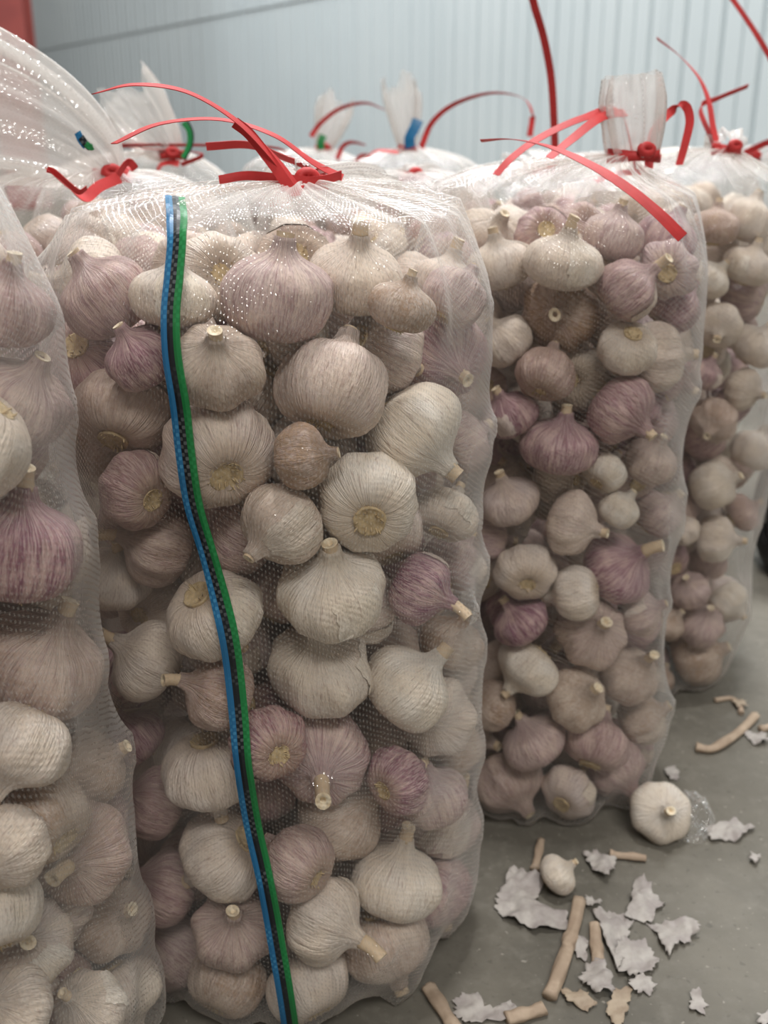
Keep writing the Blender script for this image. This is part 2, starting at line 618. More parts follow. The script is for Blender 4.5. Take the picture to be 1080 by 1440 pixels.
STEM = []
STEMLEN = [0.10, 0.22, 0.42, 0.70]
for s, ln in enumerate(STEMLEN):
    r = random.Random(s)
    for q in range(2):
        bx, by = r.uniform(-.25, .25) * ln, r.uniform(-.25, .25) * ln
        path = [Vector((bx * (i / 5) ** 2, by * (i / 5) ** 2, 0.84 + (.10 + ln) * i / 5)) for i in range(6)]
        rad = [.175, .165, .155, .15, .152, .16]
        v_, f_ = tube(path, rad, 14, .86)
        side = [f for f in f_ if len(f) == 4 and max(f) < 6 * 14] + [tuple(reversed(range(14)))]
        me = mesh('stem', v_, side, MAT['stem'])
        me2 = mesh('cut_end', v_, [f for f in f_ if max(f) >= 6 * 14], MAT['stem_cut'])
        STEM.append((me, me2))
ROOT = []
for s in range(3):
    r = random.Random(s + 50)
    v_, f_ = [], []
    rings = [(0, -.655), (.10, -.66), (.19, -.665), (.24, -.685), (.275, -.70), (.285, -.665), (.27, -.60)]
    n = 22
    v_.append(Vector((0, 0, -.655)))
    for (rr, z) in rings[1:]:
        for j in range(n):
            k = 1 + .10 * noise.noise(Vector((math.cos(6.28 * j / n) * 2, math.sin(6.28 * j / n) * 2, s)))
            v_.append(Vector((math.cos(6.2832 * j / n) * rr * k, math.sin(6.2832 * j / n) * rr * k, z + r.uniform(-.012, .012))))
    f_ += [(0, 1 + (j + 1) % n, 1 + j) for j in range(n)]
    for i in range(len(rings) - 2):
        for j in range(n):
            a, b = 1 + i * n + j, 1 + i * n + (j + 1) % n
            f_.append((a, b, b + n, a + n))
    # short cut rootlets
    for q in range(16):
        th, rr = r.uniform(0, 6.28), r.uniform(.12, .26)
        c = Vector((math.cos(th) * rr, math.sin(th) * rr, -.65))
        d = Vector((math.cos(th) * .05, math.sin(th) * .05, -r.uniform(.05, .12)))
        tv, tf = tube([c, c + d * .5, c + d], [.018, .016, .010], 5, 1, False)
        b = len(v_)
        v_ += tv
        f_ += [tuple(b + x for x in f) for f in tf]
    ROOT.append(mesh('root_plate', v_, f_, MAT['root']))

# radius of every bulb variant by angle and height, and surface samples, for packing by the true shape
ZLO, ZHI, NZ, NA = -.85, 1.75, 130, 44
RT, PTS = [], []
for s in range(NB):
    f = body_fn(100 + s)
    tab = np.zeros((NA, NZ))
    ring = []
    for a in range(88):
        for t in range(1, 90):
            p = f(t / 89, 2 * math.pi * a / 88)
            ia = int((math.atan2(p.y, p.x) % (2 * math.pi)) / (2 * math.pi) * NA) % NA
            iz = int((p.z - ZLO) / (ZHI - ZLO) * NZ)
            tab[ia, iz] = max(tab[ia, iz], math.hypot(p.x, p.y))
    for a in range(14):
        for t in (.16, .24, .33, .42, .50, .58, .66, .76, .90):
            ring.append(tuple(f(t, 2 * math.pi * (a + .5 * (int(t * 100) % 2)) / 14)))
    RT.append(tab)
    PTS.append(np.array(ring))
BCO = [np.array([v.co[:] for v in m.vertices]) for m in BODY]
PCO = [np.array([v.co[:] for v in m.vertices]) for m in PEEL]
SCO = [np.array([v.co[:] for v in m[0].vertices]) for m in STEM]
RT = np.array(RT)
PTS = np.array(PTS)

BULBS = []       # every individual bulb


def make_bulb(pos, axis, a, spin, tint, var, stem, root, peel, label, group, name='garlic_bulb'):
    e = empty(name, pos)
    q = Vector((0, 0, 1)).rotation_difference(Vector(axis).normalized())
    e.rotation_mode = 'QUATERNION'
    e.rotation_quaternion = q @ Quaternion((0, 0, 1), spin)
    e.scale = (a, a, a)
    b = link('bulb_skin', BODY[var], e)
    b.color = (tint[0], tint[1], tint[2], 1)
    st = link('stem', STEM[stem][0], e)
    link('cut_end', STEM[stem][1], st)
    link('root_plate', ROOT[root], e)
    if peel:
        p = link('peeling_skin', PEEL[var], e)
        p.color = (tint[0] * .3, tint[1] * .6, tint[2], 1)
    tag(e, label, 'garlic', group)
    return e


# ------------------------------------------------------------------ packing and the net around it
class Bag:
    pass


def rot_to(ax):
    return np.array(Vector((0, 0, 1)).rotation_difference(Vector(ax)).to_matrix())


STEMTIP = [1.04, 1.04, 1.16, 1.16, 1.36, 1.36, 1.64, 1.64]


def axis_world(ax):
    return (RIGHT * ax[0] + UP * ax[1] - FWD * ax[2]).normalized()


def bulb_rot(ax, spin):
    c, s_ = math.cos(spin), math.sin(spin)
    return rot_to(ax) @ np.array([[c, -s_, 0], [s_, c, 0], [0, 0, 1]])


def settle(bag, P, A, AX, stems, T, VR, np_):
    """push the bulbs apart by their true shapes (lobes, necks and stems), inside the bag, until they only touch"""
    n = len(P)
    cx, cy = bag.c
    RM = np.array([bulb_rot(AX[i], bag.spin[i]) for i in range(n)])
    tip = np.array([STEMTIP[k] for k in stems])
    pts = PTS[bag.var]
    a8 = np.arange(6) * math.pi / 3
    st = np.zeros((n, 12, 3))
    for k, fr in enumerate((.5, 1.0)):
        st[:, k * 6:k * 6 + 6, 0] = np.cos(a8) * .165
        st[:, k * 6:k * 6 + 6, 1] = np.sin(a8) * .165
        st[:, k * 6:k * 6 + 6, 2] = (.9 + (tip - .9) * fr)[:, None]
    pts = np.concatenate([pts, st], 1)
    W0 = np.einsum('nij,nkj->nki', RM, pts)
    free = np.ones(n)
    free[:np_] = .45

    def contacts():
        D = P[:, None, :] - P[None]
        L = np.sqrt((D ** 2).sum(-1))
        reach = A * np.maximum(1.05, tip)
        I, J = np.nonzero((L < reach[:, None] + A[None, :] * tip[None, :]) & (L > 0))
        Wp = P[I][:, None, :] + W0[I] * A[I][:, None, None]
        q = np.einsum('nji,nkj->nki', RM[J], Wp - P[J][:, None, :]) / A[J][:, None, None]
        rho = np.sqrt(q[..., 0] ** 2 + q[..., 1] ** 2)
        ia = (((np.arctan2(q[..., 1], q[..., 0]) % (2 * math.pi)) / (2 * math.pi)) * NA).astype(int) % NA
        iz = np.clip(((q[..., 2] - ZLO) / (ZHI - ZLO) * NZ).astype(int), 0, NZ - 1)
        R = RT[bag.var[J][:, None], ia, iz]
        R = np.where((q[..., 2] > .80) & (q[..., 2] < tip[J][:, None]), np.maximum(R, .17), R)
        dep = np.where(R > 0, (R + .012 - rho) * .8, 0)
        dep = np.where(q[..., 2] < 0, np.minimum(dep, (q[..., 2] + .72) + .02), dep)
        kk = dep.argmax(1)
        r = np.arange(len(I))
        d = dep[r, kk] * A[J]
        ok = d > 0
        qq = q[r, kk]
        nl = qq * np.array([1, 1, 1.5])
        nl /= np.linalg.norm(nl, axis=1)[:, None] + 1e-9
        nw = np.einsum('nij,nj->ni', RM[J], nl)
        cc = D[I, J] / (L[I, J][:, None] + 1e-9)
        nw = nw * .6 + cc * .6
        nw /= np.linalg.norm(nw, axis=1)[:, None] + 1e-9
        return I[ok], J[ok], d[ok], nw[ok]

    for it in range(bag.settle):
        I, J, d, nw = contacts()
        wt = free[I] / (free[I] + free[J])
        mv = np.zeros_like(P)
        np.add.at(mv, I, nw * (d * wt)[:, None])
        np.add.at(mv, J, -nw * (d * (1 - wt))[:, None])
        ln = np.linalg.norm(mv, axis=1)[:, None] + 1e-9
        P = P + mv * np.minimum(.5, .006 / ln)
        if it < bag.settle * .8:
            dv = T[:np_] - P[:np_]
            dv -= VR * (dv * VR).sum(1)[:, None] * .97
            P[:np_] += dv * .10
        # stay inside the bag, above the floor and below the tied top
        Wp = P[:, None, :] + W0 * A[:, None, None]
        dx, dy = Wp[..., 0] - cx, Wp[..., 1] - cy
        rr_ = np.sqrt(dx * dx + dy * dy)
        zz = np.clip(Wp[..., 2], 0, bag.H)
        t = zz / bag.H
        pr = bag.R * (1 + bag.bulge * (1 - t) - .05 * t * t) * np.where(zz < .06, .80 + .20 * np.sqrt(zz / .06), 1) * np.where(t > .84, 1 - .30 * ((t - .84) / .16) ** 2, 1) + .004
        ex = np.where(rr_ > pr, rr_ - pr, 0)
        ex[:np_, -12:] = 0
        kk = ex.argmax(1)
        r = np.arange(n)
        out = np.stack([dx[r, kk], dy[r, kk]], 1) / (rr_[r, kk][:, None] + 1e-9)
        P[:, :2] -= out * ex[r, kk][:, None] * .8
        P[:, 2] += np.maximum(.005 - Wp[..., 2].min(1), 0)
        rad = np.sqrt((P[:, 0] - cx) ** 2 + (P[:, 1] - cy) ** 2)
        top = bag.H - np.where(np.arange(n) < np_, .014, .030) - .045 * np.minimum(rad / bag.R, 1) ** 3
        P[:, 2] -= np.maximum(Wp[..., 2].max(1) - top, 0) * .8
    # what still presses in: slightly smaller bulbs
    for it in range(4):
        I, J, d, nw = contacts()
        worst = np.zeros(n)
        np.maximum.at(worst, I, d)
        np.maximum.at(worst, J, d)
        A = np.maximum(A - np.maximum(worst - .0004, 0) * .38, .017)
    return P, A


def pack(bag, pins, nfree, abase, rng):
    """pins: (px, py, width px, axis, tint, stem, label)"""
    cx, cy = bag.c
    n = len(pins) + nfree
    P = np.zeros((n, 3))
    A = np.zeros(n)
    AX = np.zeros((n, 3))
    tint, stems, labels = [], [], []
    for i, p in enumerate(pins):
        px, py, w = p[0], p[1], p[2]
        d = ray(px, py)
        depth = 0.8
        for it in range(6):
            a = w / 2 / FPX * depth
            a = min(max(a, .019), .037)
            zz = CAMH + d.z * depth
            rr = bag.prof(min(max(zz, 0.02), bag.H)) - a * .85
            ox, oy = -cx, -cy
            aa = d.x ** 2 + d.y ** 2
            bb = 2 * (d.x * ox + d.y * oy)
            cc = ox * ox + oy * oy - rr * rr
            disc = bb * bb - 4 * aa * cc
            depth = (-bb - math.sqrt(disc)) / (2 * aa) if disc > 0 else -bb / (2 * aa)
        P[i] = tuple(CAM + d * depth)
        A[i] = a
        AX[i] = tuple(axis_world(p[3]))
        tint.append((p[4][0], p[4][1], min(max(p[4][2], .94), 1.0)))
        stems.append(p[5])
        labels.append(p[6] if len(p) > 6 else None)
    T = P.copy()
    VR = P[:len(pins)] - np.array(CAM)
    VR = VR / (np.linalg.norm(VR, axis=1)[:, None] + 1e-9)
    for i in range(len(pins), n):
        z = rng.uniform(.03, bag.H - .05)
        r = (bag.prof(z) - .03) * math.sqrt(rng.random())
        th = rng.uniform(0, 6.2832)
        P[i] = (cx + r * math.cos(th), cy + r * math.sin(th), z)
        A[i] = abase * rng.uniform(.86, 1.14)
        v = Vector((rng.gauss(0, 1), rng.gauss(0, 1), rng.gauss(0, .7))).normalized()
        if v.x * math.cos(th) + v.y * math.sin(th) > .45:
            v = -v
        AX[i] = tuple(v)
        pu = rng.random()
        tint.append((rng.uniform(.5, 1.0) if pu < .42 else rng.uniform(.05, .35), rng.uniform(0, .6) if rng.random() < .6 else 0.0, rng.uniform(.94, 1.0)))
        stems.append(rng.choice([0, 0, 0, 1, 1, 2]))
        labels.append(None)
    w = np.ones(n)
    np_ = len(pins)
    w[:np_] = .3
    for it in range(170):
        D = P[:, None, :] - P[None, :, :]
        L = np.sqrt((D ** 2).sum(-1)) + 1e-9
        M = (A[:, None] + A[None, :]) * .90
        ov = np.maximum(M - L, 0)
        np.fill_diagonal(ov, 0)
        wt = w[:, None] / (w[:, None] + w[None, :])
        P += (D / L[..., None] * (ov * wt)[..., None]).sum(1) * .55
        dv = T[:np_] - P[:np_]
        dv -= VR * (dv * VR).sum(1)[:, None] * .93
        P[:np_] += dv * .4
        dx, dy = P[:, 0] - cx, P[:, 1] - cy
        r = np.sqrt(dx * dx + dy * dy) + 1e-9
        lim = np.array([bag.prof(min(max(z, 0), bag.H)) for z in P[:, 2]]) - A * .85
        k = np.where(r > lim, lim / r, 1.0)
        lp = lim[:np_] + .005
        k[:np_] = np.where(r[:np_] > lp, lp / r[:np_], 1.0)
        P[:, 0] = cx + dx * k
        P[:, 1] = cy + dy * k
        top = bag.H - .022 - A * .9 - .055 * (r / bag.R) ** 3
        P[np_:, 2] = np.minimum(P[np_:, 2], top[np_:])
        P[:, 2] = np.maximum(P[:, 2], A * .78 + .004)
    bag.var = np.array([rng.randrange(NB) for _ in range(n)])
    bag.spin = np.array([rng.uniform(0, 6.28) for _ in range(n)])
    P, A = settle(bag, P, A, AX, stems, T, VR, np_)
    bag.P, bag.A, bag.AX, bag.tint, bag.stems, bag.labels, bag.np = P, A, AX, tint, stems, labels, np_




def drape(bag, nth, ns, name, seed):
    """stretch a net over the bulbs: membrane over obstacles, gathered into the neck"""
    cx, cy = bag.c
    H = bag.H
    zlo, zhi = .075, H - .13
    s = np.linspace(0, 1, ns)
    O = np.zeros((ns, 3))
    el = np.zeros(ns)
    for i, t in enumerate(s):
        if t < .14:
            O[i] = (0, 0, zlo)
            el[i] = -math.pi / 2 * (1 - t / .14) * .98
        elif t < .72:
            O[i] = (0, 0, zlo + (zhi - zlo) * (t - .14) / .58)
        else:
            O[i] = (0, 0, zhi)
            el[i] = R_(84) * (t - .72) / .28
    th = np.arange(nth) * 2 * math.pi / nth
    d = np.zeros((ns, nth, 3))
    d[..., 0] = np.cos(el)[:, None] * np.cos(th)[None]
    d[..., 1] = np.cos(el)[:, None] * np.sin(th)[None]
    d[..., 2] = np.sin(el)[:, None]
    Of = np.repeat(O[:, None, :], nth, 1).reshape(-1, 3) + np.array([cx, cy, 0])
    df = d.reshape(-1, 3)
    E = np.full((ns, nth), .02)
    for i in range(len(bag.P)):
        v = int(bag.var[i])
        M = bulb_rot(bag.AX[i], bag.spin[i]) * bag.A[i]
        w = np.concatenate([BCO[v], PCO[v], SCO[bag.stems[i]]]) @ M.T + bag.P[i] - np.array([cx, cy, 0])
        rho = np.hypot(w[:, 0], w[:, 1])
        ja = np.rint((np.arctan2(w[:, 1], w[:, 0]) % (2 * math.pi)) / (2 * math.pi) * nth).astype(int)
        lowz, topz = w[:, 2] < zlo, w[:, 2] > zhi
        dz = np.where(lowz, w[:, 2] - zlo, np.where(topz, w[:, 2] - zhi, 0))
        rad = np.hypot(rho, dz)
        e = np.arctan2(dz, rho)
        sp = np.where(lowz, .14 * (1 + e / (math.pi / 2 * .98)), np.where(topz, .72 + .28 * e / R_(84), .14 + .58 * (w[:, 2] - zlo) / (zhi - zlo)))
        ks = np.clip(np.rint(sp * (ns - 1)).astype(int), 0, ns - 1)
        # the bulb's own sample spacing sets how far one sample reaches on the net
        ha = max(1, int(math.ceil(.0030 / (2 * math.pi * bag.R / nth))))
        hs = max(1, int(math.ceil(.0030 / (.58 ** -1 * (zhi - zlo) / ns))))
        for da in range(-ha, ha + 1):
            for dk in range(-hs, hs + 1):
                np.maximum.at(E, (np.clip(ks + dk, 0, ns - 1), (ja + da) % nth), rad)
    E = E + .0018
    # the slack top hangs as a wrinkled tent between the shoulder and the tie
    for i in range(ns):
        if el[i] > .35:
            for j in range(nth):
                nz = noise.noise(Vector((math.cos(th[j]) * 2.6, math.sin(th[j]) * 2.6, s[i] * 9 + seed * 3.1)))
                zt = H - .030 + .026 * (el[i] / 1.45) ** 2 + .012 * nz
                E[i, j] = max(E[i, j], min((zt - zhi) / math.sin(el[i]), bag.R * .84 / max(math.cos(el[i]), .05)))
    # the floor below
    with np.errstate(divide='ignore', invalid='ignore'):
        flim = np.where(d[..., 2] < -1e-4, (.002 - O[:, None, 2]) / d[..., 2], 9)
    nk = np.array(bag.neck)
    r = np.maximum(E, bag.R * .86)
    rn = np.linalg.norm(nk - np.array([cx, cy, zhi]))
    r[-1] = rn
    r[0] = zlo
    for it in range(bag.slack):
        av = (np.roll(r, 1, 1) + np.roll(r, -1, 1)) * .5
        up = r.copy()
        up[1:-1] = (r[2:] + r[:-2]) * .5
        r2 = np.maximum(E, av * .5 + up * .5)
        r2[-1] = rn
        r2[0] = zlo
        r = np.minimum(r2, flim)
    # gather folds near the neck
    rr = random.Random(seed)
    ph = [rr.uniform(0, 6.28) for _ in range(5)]
    fold = (.5 * np.sin(9 * th + ph[0]) + .4 * np.sin(14 * th + ph[1]) + .35 * np.sin(23 * th + ph[2]) + .2 * np.sin(37 * th + ph[3]))
    amp = np.clip((s - .76) / .2, 0, 1) * .007
    r = r + np.abs(fold)[None, :] * amp[:, None]
    V = Of.reshape(ns, nth, 3) + d * r[..., None]
    # last rows run to the neck ring
    kk = np.clip((s - .90) / .10, 0, 1)
    kk = kk * kk * (3 - 2 * kk)
    fr = 1 + .22 * fold
    ring = np.stack([nk[0] + .011 * np.cos(th) * fr, nk[1] + .011 * np.sin(th) * fr, np.full(nth, nk[2])], -1)
    V = V * (1 - kk[:, None, None]) + ring[None] * kk[:, None, None]
    # uv in metres
    seg = np.linalg.norm(np.diff(V, axis=0), axis=2).mean(1)
    vv = np.concatenate([[0], np.cumsum(seg)])
    vs_ = V.reshape(-1, 3)
    uu = th * bag.R
    uv = np.stack([np.repeat(uu[None], ns, 0), np.repeat(vv[:, None], nth, 1)], -1)
    # seam column so that uv does not wrap
    V2 = np.concatenate([V, V[:, :1]], 1)
    uv2 = np.concatenate([uv, np.stack([np.full(ns, 2 * math.pi * bag.R), vv], -1)[:, None]], 1)
    m = nth + 1
    idx = (np.arange(ns - 1)[:, None] * m + np.arange(nth)[None]).ravel()
    faces = np.stack([idx, idx + 1, idx + m + 1, idx + m], 1)
    root = np.array([cx, cy, 0])
    vl = (V2.reshape(-1, 3) - root)
    fl_ = [tuple(int(q) for q in f) for f in faces]
    me = mesh(name, vl.tolist(), fl_, MAT['film'], True, uv2.reshape(-1, 2))
    bag.bvh = BVHTree.FromPolygons([Vector(v) for v in V2.reshape(-1, 3).tolist()], fl_)
    bag.film = link(name, me, bag.root)


def ribbon(parent, pts, w, n=48, twist=0.0, name='tie_ribbon', lean=(0, 0, 1), t0=0.0, mat='red', taper=0.0, labels=None):
    """flat plastic strip along a path; pts in world space"""
    n = int(n * 1.8)
    P = catmull(pts, n)
    base = Vector(parent.location) if parent else Vector((0, 0, 0))
    lean = Vector(lean).normalized()
    vs_, fs, uvs = [], [], []
    ln = 0
    for i, p in enumerate(P):
        t = (P[min(i + 1, n - 1)] - P[max(i - 1, 0)]).normalized()
        a = lean - t * lean.dot(t)
        a = a.normalized() if a.length > 1e-4 else t.orthogonal().normalized()
        a = Matrix.Rotation(t0 + twist * i / (n - 1), 3, t) @ a
        b = t.cross(a)
        if i:
            ln += (p - P[i - 1]).length
        ww = w * (1 - taper * i / (n - 1))
        th = .00025
        for (x, y) in ((-1, -1), (0, -1.3), (1, -1), (1, 1), (0, 1.3), (-1, 1)):
            vs_.append(p - base + a * (ww / 2 * x) + b * (th * y))
            uvs.append((x * .002, ln))
    for i in range(n - 1):
        for j in range(6):
            q, k = i * 6 + j, i * 6 + (j + 1) % 6
            fs.append((q, k, k + 6, q + 6))
    fs += [tuple(range(5, -1, -1)), tuple((n - 1) * 6 + j for j in range(6))]
    me = mesh(name, vs_, fs, MAT[mat], False, uvs)
    sub = [c for c in parent.children if c.name.split('.')[0] == ('neck_tie' if name == 'tie_ribbon' else 'net_tail')]
    return link(name, me, sub[0] if sub else parent)


def tie_knot(bag, r=.0135, hgt=.008, name='neck_tie'):
    """several turns of red ribbon wound round the gathered neck, with a knot"""
    nk = Vector(bag.neck)
    base = Vector(bag.root.location)
    n, turns = 60, 3
    vs_, fs = [], []
    for i in range(n):
        th = 2 * math.pi * turns * i / (n - 1)
        rr = r * (1 + .10 * math.sin(3.3 * th) + .06 * math.sin(7.1 * th))
        z = (i / (n - 1) - .5) * hgt * .6 + .0012 * math.sin(th * 1.7)
        c = Vector((math.cos(th), math.sin(th), 0))
        for (x, y) in ((-.5, 0), (.5, 0), (.5, .0007), (-.5, .0007)):
            vs_.append(nk - base + c * (rr + y) + Vector((0, 0, z + x * hgt * .8)))
    for i in range(n - 1):
        for j in range(4):
            q, k = i * 4 + j, i * 4 + (j + 1) % 4
            fs.append((q, k, k + 4, q + 4))
    fs += [(3, 2, 1, 0), tuple((n - 1) * 4 + j for j in range(4))]
    # the knot itself: a lumpy loop
    b = len(vs_)
    dirn = Vector((.25, -1, .25)).normalized()
    kc = nk - base + dirn * (r + .002)
    u = dirn.cross(Vector((0, 0, 1))).normalized()
    w = dirn.cross(u)
    N1, N2 = 14, 7
    for i in range(N1):
        t = 2 * math.pi * i / N1
        c = kc + (u * math.cos(t) * 1.6 + w * math.sin(t)) * .0030
        rad = (c - kc).normalized()
        for j in range(N2):
            p = 2 * math.pi * j / N2
            vs_.append(c + rad * math.cos(p) * .0038 + dirn * math.sin(p) * .0038)
    for i in range(N1):
        for j in range(N2):
            fs.append((b + i * N2 + j, b + ((i + 1) % N1) * N2 + j, b + ((i + 1) % N1) * N2 + (j + 1) % N2, b + i * N2 + (j + 1) % N2))
    o = link(name, mesh(name, vs_, fs, MAT['red']), bag.root)
    o['label'] = 'red plastic ribbon wound round the neck'
    return o


def tail(bag, direction, length, w_end, t_end, bend=(0, 0, 0), seed=0, wide=(1, 0, 0), start=.011, round_end=False, rag=1.0):
    """the loose end of the net above the tie: gathered at the neck, flaring, folded"""
    nk = Vector(bag.neck)
    base = Vector(bag.root.location)
    d = Vector(direction).normalized()
    bend = Vector(bend)
    wide = Vector(wide)
    r = random.Random(seed)
    nth, nl = 72, 30
    ph = [r.uniform(0, 6.28) for _ in range(6)]
    vs_, fs, uvs = [], [], []
    for i in range(nl):
        t = i / (nl - 1)
        c = nk + d * (length * t) + bend * (t * t)
        tan = (d * length + bend * 2 * t).normalized()
        a = (wide - tan * wide.dot(tan)).normalized()
        b = tan.cross(a)
        g = min(1, t * 1.35) ** .7
        if round_end:
            g = math.sin(min(t * 1.5, 1) * math.pi / 2) * (1 - max(0, t - .72) / .28 * .55)
        ww = start + (w_end - start) * g
        hh = start + (t_end - start) * g
        for j in range(nth + 1):
            th = 2 * math.pi * j / nth
            f = 1 + (.20 * math.sin(7 * th + ph[0]) + .13 * math.sin(12 * th + ph[1] + 2 * t) + .08 * math.sin(21 * th + ph[2])) * (1 - .45 * t)
            end = rag * length * .13 * t * t * (math.sin(3 * th + ph[3]) + .5 * math.sin(8 * th + ph[4]))
            wob = .006 * noise.noise(Vector((math.cos(th) * 2, math.sin(th) * 2, t * 4 + seed))) * t
            vs_.append(c - base + a * (math.cos(th) * ww * f) + b * (math.sin(th) * hh * f + wob) + tan * end)
            uvs.append((th * .03, t * length))
    m = nth + 1
    for i in range(nl - 1):
        for j in range(nth):
            q = i * m + j
            fs.append((q, q + 1, q + m + 1, q + m))
    me = mesh('net_tail', vs_, fs, MAT['film_tail'], True, uvs)
    o = link('net_tail', me, bag.root)
    o['label'] = 'loose gathered end of the clear net above the tie'
    return o


def new_bag(key, c, R, H, neck, label, slack=120, bulge=0.0, group=None):
    b = Bag()
    b.key, b.c, b.R, b.H, b.neck, b.slack, b.bulge = key, c, R, H, neck, slack, bulge
    b.settle = 110 if key in 'MSTL' else 60

    def prof(z):
        t = z / H
        v = R * (1 + bulge * (1 - t) - .05 * t * t)
        if z < .06:
            v *= .80 + .20 * math.sqrt(max(0, z / .06))
        if t > .84:
            v *= 1 - .30 * ((t - .84) / .16) ** 2
        return v
    b.prof = prof
    b.root = empty('garlic_bag', (c[0], c[1], 0))
    tag(b.root, label, 'bag', group)
    return b


# ---- hand placed bulbs: (px, py, width, stem axis [right, up, towards], (purple, brown, brightness), stem kind, label)
CR, PK, PU, TN, WH, MV, DB = (.12, .15, .98), (.55, .15, .95), (.95, .1, .92), (.25, .75, .92), (.04, .02, 1.0), (.75, .3, .85), (.5, 1.0, .75)
MAIN = [
    (385, 388, 172, (.15, .85, .35), (.55, .15, .80), 0, 'greyish mauve garlic bulb with wavy wrinkles high in the striped bag'),
    (150, 385, 140, (-.4, .6, .3), MV, 1),
    (455, 512, 188, (.25, .9, -.25), (.28, .25, .98), 1, 'large cream garlic bulb with long dark vertical streaks in the striped bag'),
    (306, 505, 138, (.12, .42, .85), (.2, .45, .95), 3, 'tan cream garlic bulb with stubby stem facing out beside the stripe'),
    (205, 490, 110, (-.3, .5, .4), PU, 1),
    (138, 605, 140, (-.5, -.4, .3), TN, 0),
    (302, 638, 178, (-.3, .5, -.6), (.25, .12, 1.0), 1, 'big pale garlic bulb with a pink spot behind the blue and green stripe'),
    (425, 648, 100, (.9, .1, .2), (.45, .95, .85), 1, 'small tan garlic bulb wedged between big pale bulbs in the striped bag'),
    (575, 613, 172, (.65, -.65, .1), WH, 1, 'large smooth white garlic bulb near the right seam of the striped bag'),
    (512, 712, 160, (-.05, .52, -.85), (.05, .05, 1.04), 1, 'glossy white garlic bulb showing its round tan root plate'),
    (345, 748, 165, (-.75, .35, .1), (.62, .25, .95), 1, 'pinkish garlic bulb with short dark ticks beside the stripe'),
    (468, 822, 166, (.0, .75, .62), (.06, .05, 1.0), 0, 'white garlic bulb with torn collar and cut stem scar on top'),
    (592, 826, 112, (.86, -.42, .22), (.98, .0, .95), 4, 'bright purple garlic bulb with pale cut stem pointing sideways in the striped bag'),
    (628, 722, 98, (.3, .6, -.3), CR, 1),
    (190, 690, 118, (-.4, .2, -.3), MV, 1),
    (215, 765, 125, (-.88, .28, .35), (.5, .5, .82), 4, 'brownish mauve garlic bulb with stem poking towards the neighbouring bag'),
    (305, 860, 150, (.3, -.5, -.5), CR, 1),
    (440, 940, 172, (-.02, .78, .58), (.08, .12, .98), 1, 'cream garlic bulb with small curled stem scar under the torn-collar bulb'),
    (577, 968, 138, (.68, .70, .12), WH, 3, 'white garlic bulb with a long neck slanting upward in the striped bag'),
    (207, 925, 128, (-.78, .52, .3), (.12, .2, .9), 2, 'dull cream garlic bulb with stem tip by the gap between bags'),
    (308, 975, 118, (-.82, .35, .4), (.55, .6, .88), 5, 'reddish tan garlic bulb with two-tone skin crossed by the stripe'),
    (462, 1065, 188, (.08, -.30, .95), (.62, .1, .97), 7, 'cream and purple garlic bulb with a thick stem stub facing out'),
    (645, 1055, 118, (.4, .5, -.4), TN, 1),
    (305, 1090, 150, (.1, -.7, -.2), (.15, .08, 1.0), 1, 'white garlic bulb with fine stripes half under the stripe tape'),
    (485, 1165, 160, (.72, .45, .3), (.2, .6, .92), 5, 'tan garlic bulb with raised ribs and a short stem below the thick-stemmed bulb'),
    (645, 1172, 118, (.42, .82, .35), (.45, .15, .96), 4, 'pink and white garlic bulb with stem end touching the net edge'),
    (315, 1195, 142, (-.5, -.4, -.2), CR, 0),
    (425, 1232, 118, (-.6, .3, -.4), (.6, .3, .9), 1),
    (548, 1248, 142, (.2, .95, .12), (.05, .08, 1.03), 2, 'round plain white garlic bulb with a tapering neck low in the striped bag'),
    (640, 1305, 122, (.3, -.7, -.2), (.85, .1, .92), 1, 'pinkish purple garlic bulb at the lower edge of the striped bag'),
    (325, 1322, 122, (.1, .62, .75), (.5, .3, .9), 3, 'pink striped garlic bulb with ring-ended stem low beside the stripe'),
    (455, 1338, 134, (.86, -.3, .38), (.1, .18, 1.0), 5, 'cream garlic bulb with squared stem stub pointing at the floor side'),
    (545, 1398, 150, (.2, -.6, .0), (.25, .5, .92), 1),
    (238, 1245, 120, (-.5, .3, .2), MV, 1), (215, 1130, 110, (-.6, .3, .2), MV, 1), (185, 1035, 100, (-.4, .7, .2), PU, 1),
    (350, 1425, 120, (.2, .4, -.3), TN, 1), (440, 1450, 120, (-.3, .5, -.3), CR, 1),
    (500, 345, 150, (.12, .75, .55), (.15, .35, .98), 3), (630, 350, 120, (.25, .9, .2), (.2, .3, .95), 3),
    (635, 500, 132, (.25, -.4, .5), (.9, .05, .9), 1), (665, 620, 100, (.5, .3, -.2), PK, 1),
    (660, 790, 100, (.4, .6, -.2), PK, 1), (672, 905, 100, (.3, .7, .2), TN, 1), (250, 330, 130, (.1, .8, .2), CR, 1),
    (120, 335, 130, (-.92, -.05, .3), CR, 5), (565, 430, 100, (.2, .6, .2), TN, 1), (675, 420, 100, (.4, .6, -.1), PK, 1),
    (555, 1110, 100, (.5, .2, -.5), PU, 1), (250, 1400, 110, (-.4, .4, .2), PK, 1),
]
